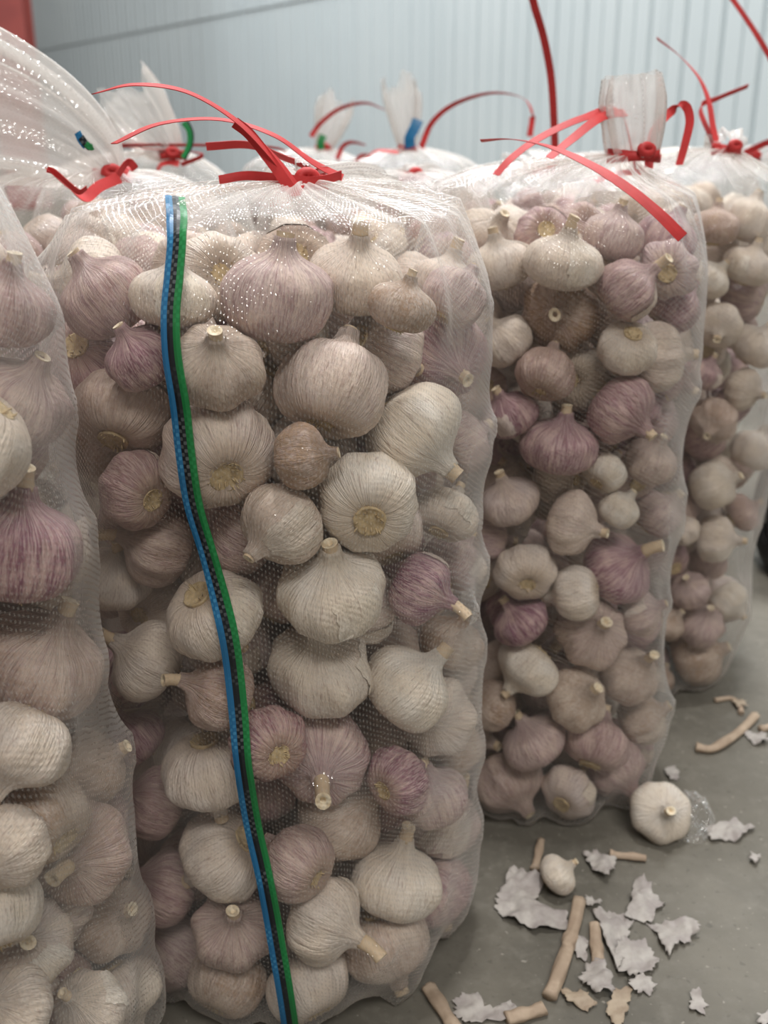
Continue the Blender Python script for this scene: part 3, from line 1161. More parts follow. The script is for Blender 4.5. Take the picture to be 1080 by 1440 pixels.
SECOND = [
    (786, 432, 124, (-.2, -.2, .75), (.4, 1.0, .68), 1, 'dirty brown garlic bulb with peeled cracked skin'),
    (882, 402, 100, (.72, .55, .35), (.75, .2, .85), 4, 'mauve garlic bulb with pale stem pointing along the net, above the frayed bulb'),
    (886, 492, 92, (-.1, -.55, -.75), (.08, .15, 1.0), 1, 'pale garlic bulb with frayed root end and yellow skin tear'),
    (762, 522, 92, (.2, .6, -.2), (.6, .5, .85), 1), (722, 585, 86, (-.3, .5, .3), PU, 1),
    (790, 622, 112, (.1, .7, .3), (.85, .1, .95), 1, 'purple topped garlic bulb under a patch of sparkling net'),
    (872, 578, 112, (.4, -.4, .2), (.9, .2, .85), 1), (848, 662, 72, (.4, .5, -.2), WH, 1),
    (915, 648, 80, (.2, .5, .3), (.4, .35, .95), 1), (715, 703, 90, (-.3, .75, .4), (.35, .1, 1.0), 1, 'white garlic bulb with a pink cap just past the net edge of the striped bag'),
    (806, 737, 98, (.82, -.25, .45), (.25, .3, 1.0), 1, 'cream garlic bulb with deep wrinkles running into its neck'),
    (870, 712, 56, (.3, .4, .2), WH, 0), (740, 803, 90, (.0, .55, -.80), (.15, .12, 1.02), 1, 'small garlic bulb showing a flat yellowish root plate'),
    (866, 800, 112, (.55, .45, .6), (.95, .05, 1.0), 4, 'rosy purple garlic bulb with a white stem stub in the unstriped bag'),
    (736, 882, 84, (-.5, .6, .2), (1.0, .0, .92), 1, 'dark purple garlic bulb with white streaks'),
    (832, 887, 112, (.15, .3, .92), (.42, .35, .95), 0, 'pinkish garlic bulb with open cracked crown facing out'),
    (752, 952, 96, (-.55, -.6, .1), WH, 1, 'shiny white garlic bulb below the dark purple one'),
    (806, 997, 98, (.3, .3, .6), (.15, .6, .95), 1), (886, 950, 92, (.35, .55, .6), (.3, .55, .9), 5),
    (926, 722, 84, (.5, .5, .2), PK, 1), (832, 1072, 102, (.2, .5, -.2), MV, 1), (884, 1085, 84, (.3, .6, .3), MV, 1),
    (745, 1085, 94, (-.3, .5, .1), PK, 1), (770, 1140, 104, (.2, -.3, .2), (.5, .4, .9), 1), (850, 1140, 96, (.3, -.4, .3), MV, 1),
    (940, 310, 100, (.3, .7, .2), PU, 1), (945, 430, 90, (.4, .4, .1), PU, 1), (940, 530, 86, (.5, -.3, .1), MV, 1),
    (716, 482, 80, (-.4, .4, .2), CR, 1), (790, 345, 110, (.1, .7, .4), CR, 2), (862, 335, 100, (.2, .8, .3), PK, 1),
    (710, 370, 100, (-.2, .7, .3), CR, 1), (905, 1020, 80, (.5, .3, .2), TN, 1), (900, 860, 76, (.5, .2, .2), PK, 1), (715, 1010, 80, (-.4, .2, .2), TN, 1),
    (905, 570, 70, (.5, .2, .2), PU, 1),
]
THIRD = [
    (1006, 312, 74, (.1, .9, .2), (.5, .75, .8), 1, 'brown mauve garlic bulb with upright neck under the milky net top'),
    (998, 392, 64, (.4, .4, .2), WH, 1), (1052, 372, 76, (.2, .6, .3), CR, 1), (1010, 458, 70, (-.2, -.5, .5), (.1, .2, 1.0), 1),
    (1060, 485, 76, (.3, .4, .2), CR, 1), (1046, 548, 66, (.4, -.2, .4), (.1, .3, .95), 1), (990, 525, 60, (.3, .6, .3), (.8, .1, 1.0), 1),
    (1004, 592, 72, (-.3, -.4, .4), (.35, .6, .9), 1), (1062, 632, 70, (.3, .6, .1), CR, 1), (1004, 682, 80, (.5, .2, .4), (.05, .2, .95), 1),
    (1008, 758, 70, (.75, -.05, .4), CR, 3, 'pale garlic bulb with a beak-like neck in the bag farthest along the front row'),
    (970, 832, 60, (-.3, .5, .5), PK, 1), (1022, 848, 62, (.4, -.5, .3), WH, 1), (993, 902, 70, (.1, .5, .5), PK, 1),
    (985, 950, 86, (.5, .2, .2), TN, 1), (946, 875, 56, (.3, .3, .3), TN, 1), (930, 992, 46, (.2, .5, .2), TN, 1),
    (1045, 720, 60, (.5, .3, .1), (.7, .5, .8), 1), (960, 745, 50, (-.3, .4, .3), CR, 1), (1050, 300, 80, (.3, .7, .2), CR, 1),
]
LEFT = [
    (32, 770, 200, (.16, .95, .22), (.95, .15, .95), 3, 'large purple garlic bulb with a thick twisted neck, facing the striped bag'),
    (105, 770, 110, (.5, .6, -.3), (.1, .3, .9), 1), (55, 935, 190, (.3, .5, .2), (.45, .5, .95), 2), (30, 1050, 150, (-.2, -.5, .2), CR, 1),
    (15, 1190, 130, (-.2, -.3, .7), (.1, .3, 1.0), 1, 'cream garlic bulb with dark horizontal lines and a knobbly stem scar'),
    (112, 1195, 150, (.03, .03, 1.0), (.55, .55, .85), 4, 'mauve tan garlic bulb with hollow ring-shaped stem end facing out'),
    (188, 1285, 122, (.4, .3, .4), (.25, .7, .92), 1, 'shiny tan garlic bulb with split skin low by the gap to the striped bag'),
    (212, 1390, 122, (.3, -.6, .1), (.12, .3, 1.0), 1), (125, 1415, 110, (-.3, .5, .6), CR, 3), (60, 1150, 150, (-.4, .3, -.2), TN, 1),
    (60, 560, 150, (.3, .4, .2), (.6, .2, .85), 1), (20, 430, 150, (.2, .5, .2), MV, 1), (130, 1080, 120, (.5, .3, .1), TN, 1), (20, 1420, 120, (-.3, .3, .4), CR, 1),
]

rng = random.Random(11)
bagM = new_bag('M', (-.075, .690), .147, .575, (-.052, .700, .572), 'clear net garlic bag with a blue, black and green stripe down its side', 150)
bagS = new_bag('S', (.148, .905), .128, .578, (.205, .895, .585), 'clear net garlic bag tied with a short upright milky tail and trailing red ribbons', 150)
bagT = new_bag('T', (.315, 1.135), .124, .578, (.348, 1.11, .588), 'clear net garlic bag at the end of the front row by the black wheel', 150)
bagL = new_bag('L', (-.303, .493), .138, .605, (-.31, .52, .605), 'clear net garlic bag without stripe leaning on the striped bag, its ring-ended stem facing out', 150, .16)
pack(bagM, MAIN, 140, .031, rng)
pack(bagS, SECOND, 108, .029, rng)
pack(bagT, THIRD, 106, .028, rng)
pack(bagL, LEFT, 148, .031, rng)
BACK = [
    ('A', (-.255, .930), .135, (-.222, .885, .570), 'clear net garlic bag behind the striped bag, its long milky tail leaning over'),
    ('B', (-.290, 1.300), .135, (-.241, 1.24, .580), 'clear net garlic bag with a green-edged drooping tail'),
    ('N', (-.010, 1.130), .135, (.03, 1.16, .560), 'milky net garlic bag directly behind the striped bag, tail hidden'),
    ('O', (.190, 1.405), .130, (.20, 1.36, .560), 'milky net garlic bag with a pointed corner behind the two foremost bags'),
    ('D', (.045, 1.720), .135, (.036, 1.70, .583), 'net garlic bag with an upright tail and teal stripe end'),
    ('C', (-.135, 1.960), .135, (-.108, 1.95, .580), 'net garlic bag far back with slanting tail and dark green mark'),
    ('P', (.445, 1.640), .130, (.52, 1.55, .572), 'net garlic bag behind the end of the front row, with a pink-red ribbon'),
    ('Q', (.400, 1.960), .130, (.44, 1.92, .57), 'net garlic bag in the hindmost row nearest the sheet wall'),
    ('U', (-.540, 1.180), .135, (-.55, 1.20, .57), 'net garlic bag behind the long-tailed bag at the end of the second row'),
]
backs = {}
for i, (k, c, R, nk, lab) in enumerate(BACK):
    b = new_bag(k, c, R, .568, nk, lab, 110)
    pack(b, [], 126, .030, random.Random(40 + i))
    backs[k] = b
drape(bagM, 230, 190, 'net_film', 1)
drape(bagS, 190, 160, 'net_film', 2)
drape(bagT, 150, 130, 'net_film', 3)
drape(bagL, 210, 170, 'net_film', 4)
for i, b in enumerate(backs.values()):
    drape(b, 100, 84, 'net_film', 10 + i)

# ---- which bulbs are individuals: those on the outside, facing this way, in view
cand = []
ALL = [bagM, bagS, bagT, bagL] + list(backs.values())
for bi, b in enumerate(ALL):
    for i in range(len(b.P)):
        p = Vector(b.P[i])
        u, v, dep = to_px(p)
        out = Vector((p.x - b.c[0], p.y - b.c[1], 0))
        r = out.length / b.R
        view = (CAM - p)
        view.z = 0
        face = out.normalized().dot(view.normalized()) * r
        wpx = b.A[i] * FPX / dep
        vis = -70 < u < 1150 and -70 < v < 1520
        if bi < 4:
            ok = vis and (face > .12 or (p.z > b.H - .11))
        else:
            ok = vis and p.z > b.H - .12
        if i < b.np:
            ok = True
            score = 1e6
        else:
            score = wpx * (1 + face)
        cand.append((ok, score, bi, i))
chosen = sorted([c for c in cand if c[0]], key=lambda c: -c[1])[:298]
chosen = set((c[2], c[3]) for c in chosen)
BNAME = {'M': 'the striped bag', 'S': 'the short-tailed bag', 'T': 'the row-end bag', 'L': 'the leaning unstriped bag',
         'A': 'the long-tailed bag', 'B': 'the green-tailed bag', 'N': 'the tailless milky bag', 'O': 'the pointed-corner bag',
         'D': 'the teal-tailed bag', 'C': 'the slanting-tailed far bag', 'P': 'the bag behind row-end', 'Q': 'the hindmost bag', 'U': 'the second-row end bag'}


def tone(t):
    if t[0] > .7:
        return 'purple'
    if t[1] > .5:
        return 'tan'
    if t[0] > .4:
        return 'pinkish'
    return 'cream'


def describe(b, i, peel):
    size = 'large ' if b.A[i] > .0325 else 'small ' if b.A[i] < .0265 else ''
    ax, vw = Vector(b.AX[i]), (CAM - Vector(b.P[i])).normalized()
    f = ax.dot(vw)
    pose = 'stem facing out' if f > .6 else 'root plate facing out' if f < -.5 else 'stem upward' if ax.z > .65 else 'stem downward' if ax.z < -.65 else 'lying sideways'
    z = b.P[i][2]
    lev = 'topmost in' if z > .42 else 'high in' if z > .30 else 'halfway up' if z > .19 else 'low in' if z > .09 else 'at the bottom of'
    return '%s%s%s garlic bulb, %s, %s %s' % (size, 'torn-skinned ' if peel else '', tone(b.tint[i]), pose, lev, BNAME[b.key])


def nearest_tone(b, i):
    d = ((b.P - b.P[i]) ** 2).sum(1)
    out = (b.P - np.array([b.c[0], b.c[1], 0]))
    shell = np.sqrt(out[:, 0] ** 2 + out[:, 1] ** 2) > .5 * b.R
    d[i] = 9
    d[~shell] = 9
    j = int(np.argmin(d))
    word = {'large ': 'a big', 'small ': 'a small'}.get('large ' if b.A[j] > .0325 else 'small ' if b.A[j] < .0265 else '', 'a')
    return '%s %s one' % (word, tone(b.tint[j]))


rr = random.Random(5)
used = {}
FV, FF, FL, FT = [], [], [], []
fcount = 0
for bi, b in enumerate(ALL):
    for i in range(len(b.P)):
        spin = float(b.spin[i])
        var = int(b.var[i])
        if (bi, i) in chosen:
            lab = b.labels[i]
            grp = 'garlic bulbs in ' + BNAME[b.key]
            pl = rr.random() < .30
            if not lab:
                lab = describe(b, i, pl)
                if lab in used:
                    both = lab + ', against ' + nearest_tone(b, i)
                    lab = both if len(both.split()) <= 16 else lab
                used[lab] = 1
            make_bulb(b.P[i], b.AX[i], b.A[i], spin, b.tint[i], var, b.stems[i], rr.randrange(3), pl, lab, grp)
        else:
            q = b.P[i]
            lv, lf = LOW[var]
            M = rot_to(b.AX[i]) * b.A[i]
            c, s_ = math.cos(spin), math.sin(spin)
            Z = np.array([[c, -s_, 0], [s_, c, 0], [0, 0, 1]])
            FV.append(lv @ Z.T @ M.T + q)
            FL.append(lv)
            FT.append(np.tile(np.array([*b.tint[i], 1.0]), (len(lv), 1)))
            FF += [tuple(x + fcount for x in f) for f in lf]
            fcount += len(lv)
FV = np.concatenate(FV)
me = mesh('garlic_bulb_fill', FV.tolist(), FF, MAT['skin_fill'])
add_local(me, np.concatenate(FL))
ca = me.color_attributes.new('tint', 'FLOAT_COLOR', 'POINT')
ca.data.foreach_set('color', np.concatenate(FT).astype(np.float32).ravel())
tag(link('garlic_bulb_fill', me), 'heap of garlic bulbs filling the inside of the net bags', 'garlic', kind='stuff')

# ------------------------------------------------------------------ stripe on the front bag
SP = [(246, 279), (250, 330), (246, 385), (241, 440), (243, 500), (254, 570), (262, 640), (273, 710), (294, 780), (312, 850), (326, 920),
      (335, 1000), (343, 1080), (356, 1160), (374, 1240), (390, 1330), (402, 1400), (412, 1470)]


def film_hit(bag, px, py):
    d = ray(px, py).normalized()
    h = bag.bvh.ray_cast(CAM, d)
    return (h[0], h[1]) if h[0] is not None else (None, None)


def stripe(bag, path, bands):
    path = [Vector((p[0], p[1], 0)) for p in path]
    c = catmull(path, 260)
    base = Vector(bag.root.location)
    pts, nrm = [], []
    for q in c:
        h, n = film_hit(bag, q.x, q.y)
        if h is not None:
            if n.dot(h - CAM) > 0:
                n = -n
            pts.append(h)
            nrm.append(n)
    for _ in range(2):
        pts = [pts[0]] + [(pts[i - 1] + pts[i] * 2 + pts[i + 1]) / 4 for i in range(1, len(pts) - 1)] + [pts[-1]]
    for _ in range(14):
        nrm = [nrm[0]] + [(nrm[i - 1] + nrm[i] + nrm[i + 1]).normalized() for i in range(1, len(nrm) - 1)] + [nrm[-1]]
    for (name, mat, x0, x1) in bands:
        vs_, fs, uv = [], [], []
        ln = 0
        for i, p in enumerate(pts):
            t = (pts[min(i + 1, len(pts) - 1)] - pts[max(i - 1, 0)]).normalized()
            n = nrm[i]
            sd = t.cross(n).normalized()
            if sd.dot(RIGHT) < 0:
                sd = -sd
            if i:
                ln += (p - pts[i - 1]).length
            for (x, y) in ((x0, .0003), (x0, .0014), ((x0 + x1) / 2, .0018), (x1, .0014), (x1, .0003)):
                vs_.append(p - base + sd * x + n * y)
                uv.append((x, ln))
        for i in range(len(pts) - 1):
            for j in range(5):
                a, b_ = i * 5 + j, i * 5 + (j + 1) % 5
                fs.append((a, b_, b_ + 5, a + 5))
        fs += [(4, 3, 2, 1, 0), tuple((len(pts) - 1) * 5 + j for j in range(5))]
        o = link(name, mesh(name, vs_, fs, MAT[mat], False, uv), bag.root)


stripe(bagM, SP, [('blue_stripe', 'blue', -.0058, -.0019), ('black_stripe', 'black', -.0019, .0019), ('green_stripe', 'green', .0019, .0058)])

# ------------------------------------------------------------------ necks, tails, red ribbons
for b in [bagM, bagS, bagT, bagL] + list(backs.values()):
    tie_knot(b, .0135 if b.key not in 'S' else .020)
tail(bagM, (.2, 1, .15), .10, .05, .012, (0, .02, -.03), 1)
tail(bagS, (-.12, -.05, 1), .062, .0235, .016, (0, 0, 0), 2, start=.018, round_end=True, rag=.15)
tail(bagT, (.2, .8, .5), .05, .02, .01, (0, 0, -.02), 3)
tail(bagL, (-.5, .8, .3), .10, .05, .012, (0, .02, -.03), 4)
tA = backs['A']
tail(tA, (-.60, -.12, .72), .165, .062, .03, (-.11, 0, -.055), 5, wide=(.55, .1, .85), rag=.3)
tail(backs['B'], (-.55, .1, .75), .085, .035, .016, (0, 0, 0), 6, wide=(.8, 0, .5))
tail(backs['N'], (.2, 1, .1), .08, .04, .012, (0, .0, -.03), 7)
tail(backs['O'], (-.1, .6, .5), .06, .04, .012, (0, .0, -.03), 8)
tail(backs['D'], (-.12, .1, 1), .095, .026, .012, (0, 0, 0), 9)
tail(backs['C'], (.30, .1, 1), .085, .03, .012, (0, 0, 0), 10)
tail(backs['P'], (.5, .6, .3), .05, .03, .012, (0, 0, -.02), 11)
tail(backs['Q'], (.1, .6, .3), .05, .03, .012, (0, 0, -.02), 12)
tail(backs['U'], (-.1, .6, .3), .06, .03, .012, (0, 0, -.02), 13)


def mark(bag, pts, depth, w, bands, lean=(1, 0, .3)):
    """short visible end of a woven stripe on a tail"""
    off = -w
    for nm, mt in bands:
        P = [at(x + off * 0, y, depth) for x, y in pts]
        o = ribbon(bag.root, P, w, 14, .0, nm, lean, 0, mt)
        off += w


def path(pts, d0, d1=None):
    d1 = d0 if d1 is None else d1
    n = len(pts)
    return [at(p[0], p[1], (d0 + (d1 - d0) * i / (n - 1)) if len(p) == 2 else p[2]) for i, p in enumerate(pts)]


# stripe ends on the tails
ribbon(tA.root, path([(109, 186), (114, 197), (121, 206)], .765), .0055, 10, 0, 'blue_stripe', (.6, 0, .8), 0, 'blue')
ribbon(tA.root, path([(114, 193), (121, 203), (127, 208)], .764), .0050, 10, 0, 'black_stripe', (.6, 0, .8), 0, 'black')
ribbon(tA.root, path([(121, 202), (127, 207), (131, 206)], .763), .0045, 10, 0, 'green_stripe', (.6, 0, .8), 0, 'green')
ribbon(backs['B'].root, path([(258, 172), (266, 185), (266, 203), (257, 222)], 1.145), .006, 16, .3, 'green_stripe', (1, 0, .2), 0, 'green')
ribbon(backs['B'].root, path([(263, 170), (270, 186), (269, 204), (260, 224)], 1.147), .004, 16, .3, 'black_stripe', (1, 0, .2), 0, 'black')
ribbon(backs['D'].root, path([(588, 168), (583, 180), (576, 194), (577, 208)], 1.575), .017, 16, .5, 'blue_stripe', (1, 0, .1), 0, 'blue', -.0)
ribbon(backs['C'].root, path([(455, 190), (451, 200), (452, 210)], 1.80), .013, 12, .3, 'green_stripe', (1, 0, .1), 0, 'green')
ribbon(bagS.root, path([(920, 207), (918, 214), (921, 222)], .86), .0055, 10, .3, 'green_stripe', (1, 0, .1), 0, 'green')

TOW = (0, -.8, .6)
# front bag
rm = bagM.root
ribbon(rm, path([(131, 132, .57), (190, 119, .58), (262, 129, .60), (330, 168, .62), (385, 222, .635), (415, 262, .64)], 0), .0066, 60, 1.0, lean=(0, .5, 1), t0=-1.15)
ribbon(rm, path([(160, 202, .60), (225, 174, .62), (310, 168, .64), (385, 190, .65), (440, 228, .66), (482, 250, .665)], 0), .0060, 60, .9, lean=(0, .5, 1), t0=-1.2)
ribbon(rm, path([(308, 253, .66), (350, 247, .66), (410, 253, .645), (450, 254, .65), (480, 246, .66)], 0), .0058, 50, .6, lean=(0, .6, 1), t0=.1)
ribbon(rm, path([(330, 172, .625), (352, 190, .63), (385, 232, .635), (410, 266, .632), (425, 268, .625)], 0), .0068, 40, .5, lean=(1, .3, .6), t0=.0)
ribbon(rm, path([(290, 206, .70), (350, 204, .70), (400, 222, .69), (460, 246, .68)], 0), .0058, 40, .4, lean=(0, .5, 1), t0=.9)
# long-tailed bag
ra = tA.root
ribbon(ra, path([(168, 250), (140, 262), (118, 278), (95, 262), (66, 238)], .80, .74), .0085, 40, .7, lean=(0, .3, 1), t0=.3)
ribbon(ra, path([(66, 238), (78, 243), (100, 262), (112, 270), (122, 264)], .74, .75), .0045, 40, .4, lean=(0, .3, 1), t0=.6)
ribbon(ra, path([(166, 246), (180, 228), (190, 238), (176, 232)], .80, .82), .006, 30, .8, lean=(0, .3, 1), t0=.3)
# green-edged tail bag
ribbon(backs['B'].root, path([(252, 230), (238, 228), (226, 232), (222, 240)], 1.16), .009, 30, .6, lean=(0, .3, 1), t0=.4)
ribbon(backs['B'].root, path([(255, 232), (280, 215), (150, 205), (370, 206), (410, 222)], 1.16), .006, 30, .6, lean=(0, .3, 1), t0=1.0)
# upright tail bag, far bag
rd = backs['D'].root
ribbon(rd, path([(592, 208), (608, 172), (640, 146), (690, 131), (733, 137), (748, 158), (745, 192)], 1.55), .0095, 60, 2.2, lean=(0, .4, 1), t0=.5)
ribbon(rd, path([(560, 214), (530, 212), (515, 224), (505, 238)], 1.55), .008, 30, 1.0, lean=(0, .4, 1), t0=.5)
rc = backs['C'].root
ribbon(rc, path([(437, 192), (452, 172), (480, 152), (515, 145), (546, 157)], 1.78), .0085, 40, 1.5, lean=(0, .4, 1), t0=.4)
ribbon(rc, path([(474, 224), (482, 206), (495, 200), (514, 204)], 1.78), .0085, 30, 1.3, lean=(0, .4, 1), t0=.4)
ribbon(rc, path([(498, 236), (505, 222), (515, 218), (528, 222)], 1.70), .008, 30, 1.3, lean=(0, .4, 1), t0=.4)
# tall ribbon standing up from the pointed-corner bag
ribbon(backs['O'].root, path([(742, -30), (752, 10), (765, 55), (775, 110), (779, 170), (781, 232)], 1.12, 1.26), .0085, 50, .5, lean=(1, 0, .1), t0=.1, taper=-.1)
# short-tail bag
rs = bagS.root
ribbon(rs, path([(895, 243, .855), (872, 158, .85), (820, 166, .82), (762, 192, .80), (722, 220, .79), (697, 246, .785)], 0), .0068, 60, .3, lean=(0, .5, 1), t0=.45)
ribbon(rs, path([(880, 158, .85), (845, 165, .82), (805, 195, .80), (772, 222, .79)], 0), .0075, 40, .4, lean=(0, .5, 1), t0=.4)
ribbon(rs, path([(676, 198, .74), (720, 196, .735), (775, 207, .73), (835, 234, .715), (885, 266, .70), (926, 300, .69), (960, 334, .68)], 0), .0076, 70, 1.3, lean=(0, .5, 1), t0=-1.35)
ribbon(rs, path([(900, 242, .85), (870, 244, .83), (838, 254, .82)], 0), .005, 30, .3, lean=(0, .5, 1), t0=.2)
ribbon(rs, path([(912, 236, .86), (918, 190, .87), (940, 160, .88), (962, 148, .88), (970, 168, .88), (964, 200, .88), (955, 232, .88)], 0), .0075, 60, .8, lean=(1, .2, .4), t0=.1)
# end-of-row bag
rt = bagT.root
ribbon(rt, path([(1010, 206, 1.045), (1003, 180, 1.05), (996, 140, 1.06), (982, 108, 1.07), (955, 78, 1.08), (924, 54, 1.09)], 0), .0075, 50, .9, lean=(1, .2, .2), t0=.1)
ribbon(rt, path([(1003, 200, 1.05), (985, 152, 1.10), (1010, 138, 1.10), (1052, 121, 1.12)], 0), .0055, 50, .4, lean=(0, .4, 1), t0=.5)
rp = backs['P'].root
ribbon(rp, path([(1036, 222), (1058, 210), (1085, 199), (1110, 198)], 1.4), .009, 30, .5, lean=(0, .4, 1), t0=.3)
ribbon(rp, path([(1112, 235), (1108, 190), (1095, 110), (1066, 52), (1020, -15), (990, -50)], 1.35, 1.2), .0085, 50, .5, lean=(1, .2, .2), t0=.1)

# ------------------------------------------------------------------ litter on the floor
loose = on_floor(913, 1172)
make_bulb((loose.x + .008, loose.y - .001, .024), axis_world((.05, .30, .95)),   .0285, .5, (.03, .12, .92), 7, 0, 0, False,
          'loose white garlic bulb lying on the floor against the short-tailed bag', None)
lb = on_floor(785, 1256)
make_bulb((lb.x, lb.y + .004, .0165), axis_world((.55, .45, .1)), .0185, 1.0, (.02, .22, .95), 4, 1, 1, True,
          'small loose cream garlic bulb on the floor among skin flakes', None)


def flake(pts, name, label, mat='flake', seed=0, lift=.006, grp=None, curl=.012):
    """torn papery skin: outline from points on the floor, domed and crinkled, with real thickness"""
    P = [on_floor(x, y) for x, y in pts]
    c = sum(P, Vector()) / len(P)
    out = []
    for i in range(len(P)):
        a, b = P[i], P[(i + 1) % len(P)]
        k = 8
        for j in range(k):
            t = j / k
            q = a.lerp(b, t)
            jag = noise.noise(q * 420 + Vector((seed, 0, 0))) * .0036 + noise.noise(q * 150 + Vector((seed, 3, 0))) * .0045
            q = q + (q - c).normalized() * jag
            out.append(q)
    n = len(out)
    xs, ys = [p.x for p in out], [p.y for p in out]
    pts2 = [Vector((p.x, p.y)) for p in out]
    step = max(.0022, (max(xs) - min(xs)) / 22)
    x = min(xs)
    row = 0
    while x < max(xs):
        y = min(ys) + (step / 2 if row % 2 else 0)
        while y < max(ys):
            pts2.append(Vector((x, y)))
            y += step
        x += step
        row += 1
    co, _, tri, _, _, _ = geometry.delaunay_2d_cdt(pts2, [], [list(range(n))], 1, 1e-6)
    vs_ = []
    for p in co:
        q = Vector((p.x, p.y, 0))
        d = q - c
        z = lift * .6 + lift * noise.noise(q * 45 + Vector((0, seed, 0))) + curl * .55 * max(0, noise.noise(q * 70 + Vector((4, seed, 0)))) \
            + .0022 * noise.noise(q * 190 + Vector((0, 0, seed))) + .0010 * noise.noise(q * 480 + Vector((0, 0, seed)))
        vs_.append(Vector((d.x, d.y, max(z, 0) + .0008)))
    fs = [tuple(t) for t in tri]
    o = link(name, mesh(name, vs_, fs, MAT[mat]))
    o.location = (c.x, c.y, 0)
    sm = o.modifiers.new('thickness', 'SOLIDIFY')
    sm.thickness = .00025
    tag(o, label, 'garlic skin', grp)
    return o


FG = 'torn garlic skins on the floor'
FLK = [
    ([(700, 1262), (720, 1228), (745, 1238), (768, 1240), (752, 1275), (798, 1288), (800, 1312), (752, 1312), (712, 1300), (697, 1280)], 'flake', 'wide mauve-grey torn garlic skin beside the long jointed stalk'),
    ([(832, 1284), (860, 1288), (890, 1302), (876, 1330), (880, 1345), (868, 1372), (852, 1330)], 'flake', 'tall pale torn garlic skin next to the short stalk'),
    ([(872, 1335), (905, 1330), (922, 1352), (917, 1372), (885, 1380), (862, 1360)], 'flake', 'ragged white garlic skin overlapping the tall pale one'),
    ([(820, 1372), (838, 1358), (850, 1365), (862, 1398), (840, 1405), (818, 1385)], 'flake', 'curled cream garlic skin over the foot of the short stalk'),
    ([(889, 1245), (905, 1236), (918, 1262), (936, 1272), (915, 1300), (876, 1295), (888, 1270)], 'flake', 'three-pointed pale garlic skin standing apart on bare concrete'),
    ([(912, 1302), (935, 1300), (978, 1298), (982, 1318), (955, 1330), (940, 1350), (930, 1325)], 'flake', 'folded white garlic skin with a tan edge on bare concrete'),
    ([(820, 1205), (835, 1202), (862, 1215), (864, 1228), (850, 1243), (832, 1228)], 'flake', 'grey-white garlic skin beside the small loose bulb'),
    ([(884, 1385), (915, 1378), (920, 1398), (895, 1402)], 'flake', 'small white garlic skin beneath the ragged one'),
    ([(970, 1402), (985, 1402), (996, 1420), (985, 1428), (972, 1418)], 'flake', 'lone small oval garlic skin on bare concrete'),
    ([(640, 1402), (672, 1400), (690, 1425), (720, 1412), (728, 1436), (660, 1446), (640, 1430)], 'flake', 'crumpled pale garlic skin at the foot of the striped bag'),
    ([(810, 1322), (828, 1328), (824, 1352), (811, 1350)], 'flake', 'small lilac garlic skin between the two stalks'),
    ([(822, 1265), (842, 1270), (845, 1280), (828, 1282)], 'flake', 'small grey garlic skin at the upper end of the long stalk'),
    ([(850, 1432), (862, 1400), (890, 1388), (885, 1415), (872, 1446)], 'flake_tan', 'long tan folded garlic skin below the ragged white one'),
    ([(790, 1395), (815, 1395), (840, 1415), (826, 1425), (796, 1412)], 'flake_tan', 'brown-tan garlic skin strip by the butt of the long stalk'),
    ([(990, 1168), (1030, 1158), (1062, 1165), (1040, 1182), (1000, 1186)], 'flake', 'thin grey garlic skin beside the clear film scrap'),
    ([(1045, 1035), (1068, 1032), (1085, 1045), (1062, 1052)], 'flake', 'pale garlic skin under the crooked stalk'),
    ([(935, 1082), (950, 1080), (956, 1096), (942, 1100)], 'flake', 'tiny curled garlic skin near the loose white bulb'),
    ([(1055, 1205), (1068, 1203), (1070, 1215), (1057, 1217)], 'flake', 'tiny round garlic skin on open floor'),
    ([(1062, 1432), (1080, 1426), (1090, 1440), (1070, 1448)], 'flake', 'garlic skin scrap far from the stalks'),
    ([(1030, 990), (1045, 985), (1050, 996), (1036, 1000)], 'flake_tan', 'tan garlic skin curl by the end of row bag'),
]
for i, (pts, mt, lab) in enumerate(FLK):
    flake(pts, 'garlic_skin_flake', lab, mt, i * 3.7, .004 if i > 6 else .007, FG, .012 if mt == 'flake' else .008)


def stalk(pts, w, label, name='garlic_stalk', joint=None, squash=.8):
    """dry stalk lying on the floor, with a swollen joint and cut ends"""
    P = [on_floor(x, y) for x, y in pts]
    n = 26
    c = catmull(P, n)
    rad = []
    for i in range(n):
        t = i / (n - 1)
        r = w / 2 * (1 + .10 * math.sin(t * 9 + w * 900))
        if joint is not None:
            r *= 1 + .35 * math.exp(-((t - joint) / .05) ** 2)
        r *= .84 * (1 + .22 * math.exp(-(t / .10) ** 2)) * (1 + .10 * noise.noise(Vector((t * 6, w * 5000, 0))))
        rad.append(r)
    base = c[0].copy()
    c = [p - base + Vector((0, 0, rad[i] * .95 + .0006)) for i, p in enumerate(c)]
    v_, f_ = tube(c, rad, 18, 1.0)
    for i in range(n):
        for j in range(18):
            k = 1 + .07 * math.sin(j * 6.2832 / 18 * 5 + w * 700) + .05 * noise.noise(Vector((i * .25, j * 1.3, w * 900)))
            p = v_[i * 18 + j]
            q = c[i] + (p - c[i]) * k
            q.z = c[i].z * squash + (q.z - c[i].z) * squash
            v_[i * 18 + j] = q
    for q in range(n * 18, len(v_)):
        v_[q] = Vector((v_[q].x, v_[q].y, v_[q].z * squash))
    o = link(name, mesh(name, v_, f_, MAT['stalk']))
    o.location = base
    tag(o, label, 'garlic stalk', 'cut garlic stalks on the floor')
    return o


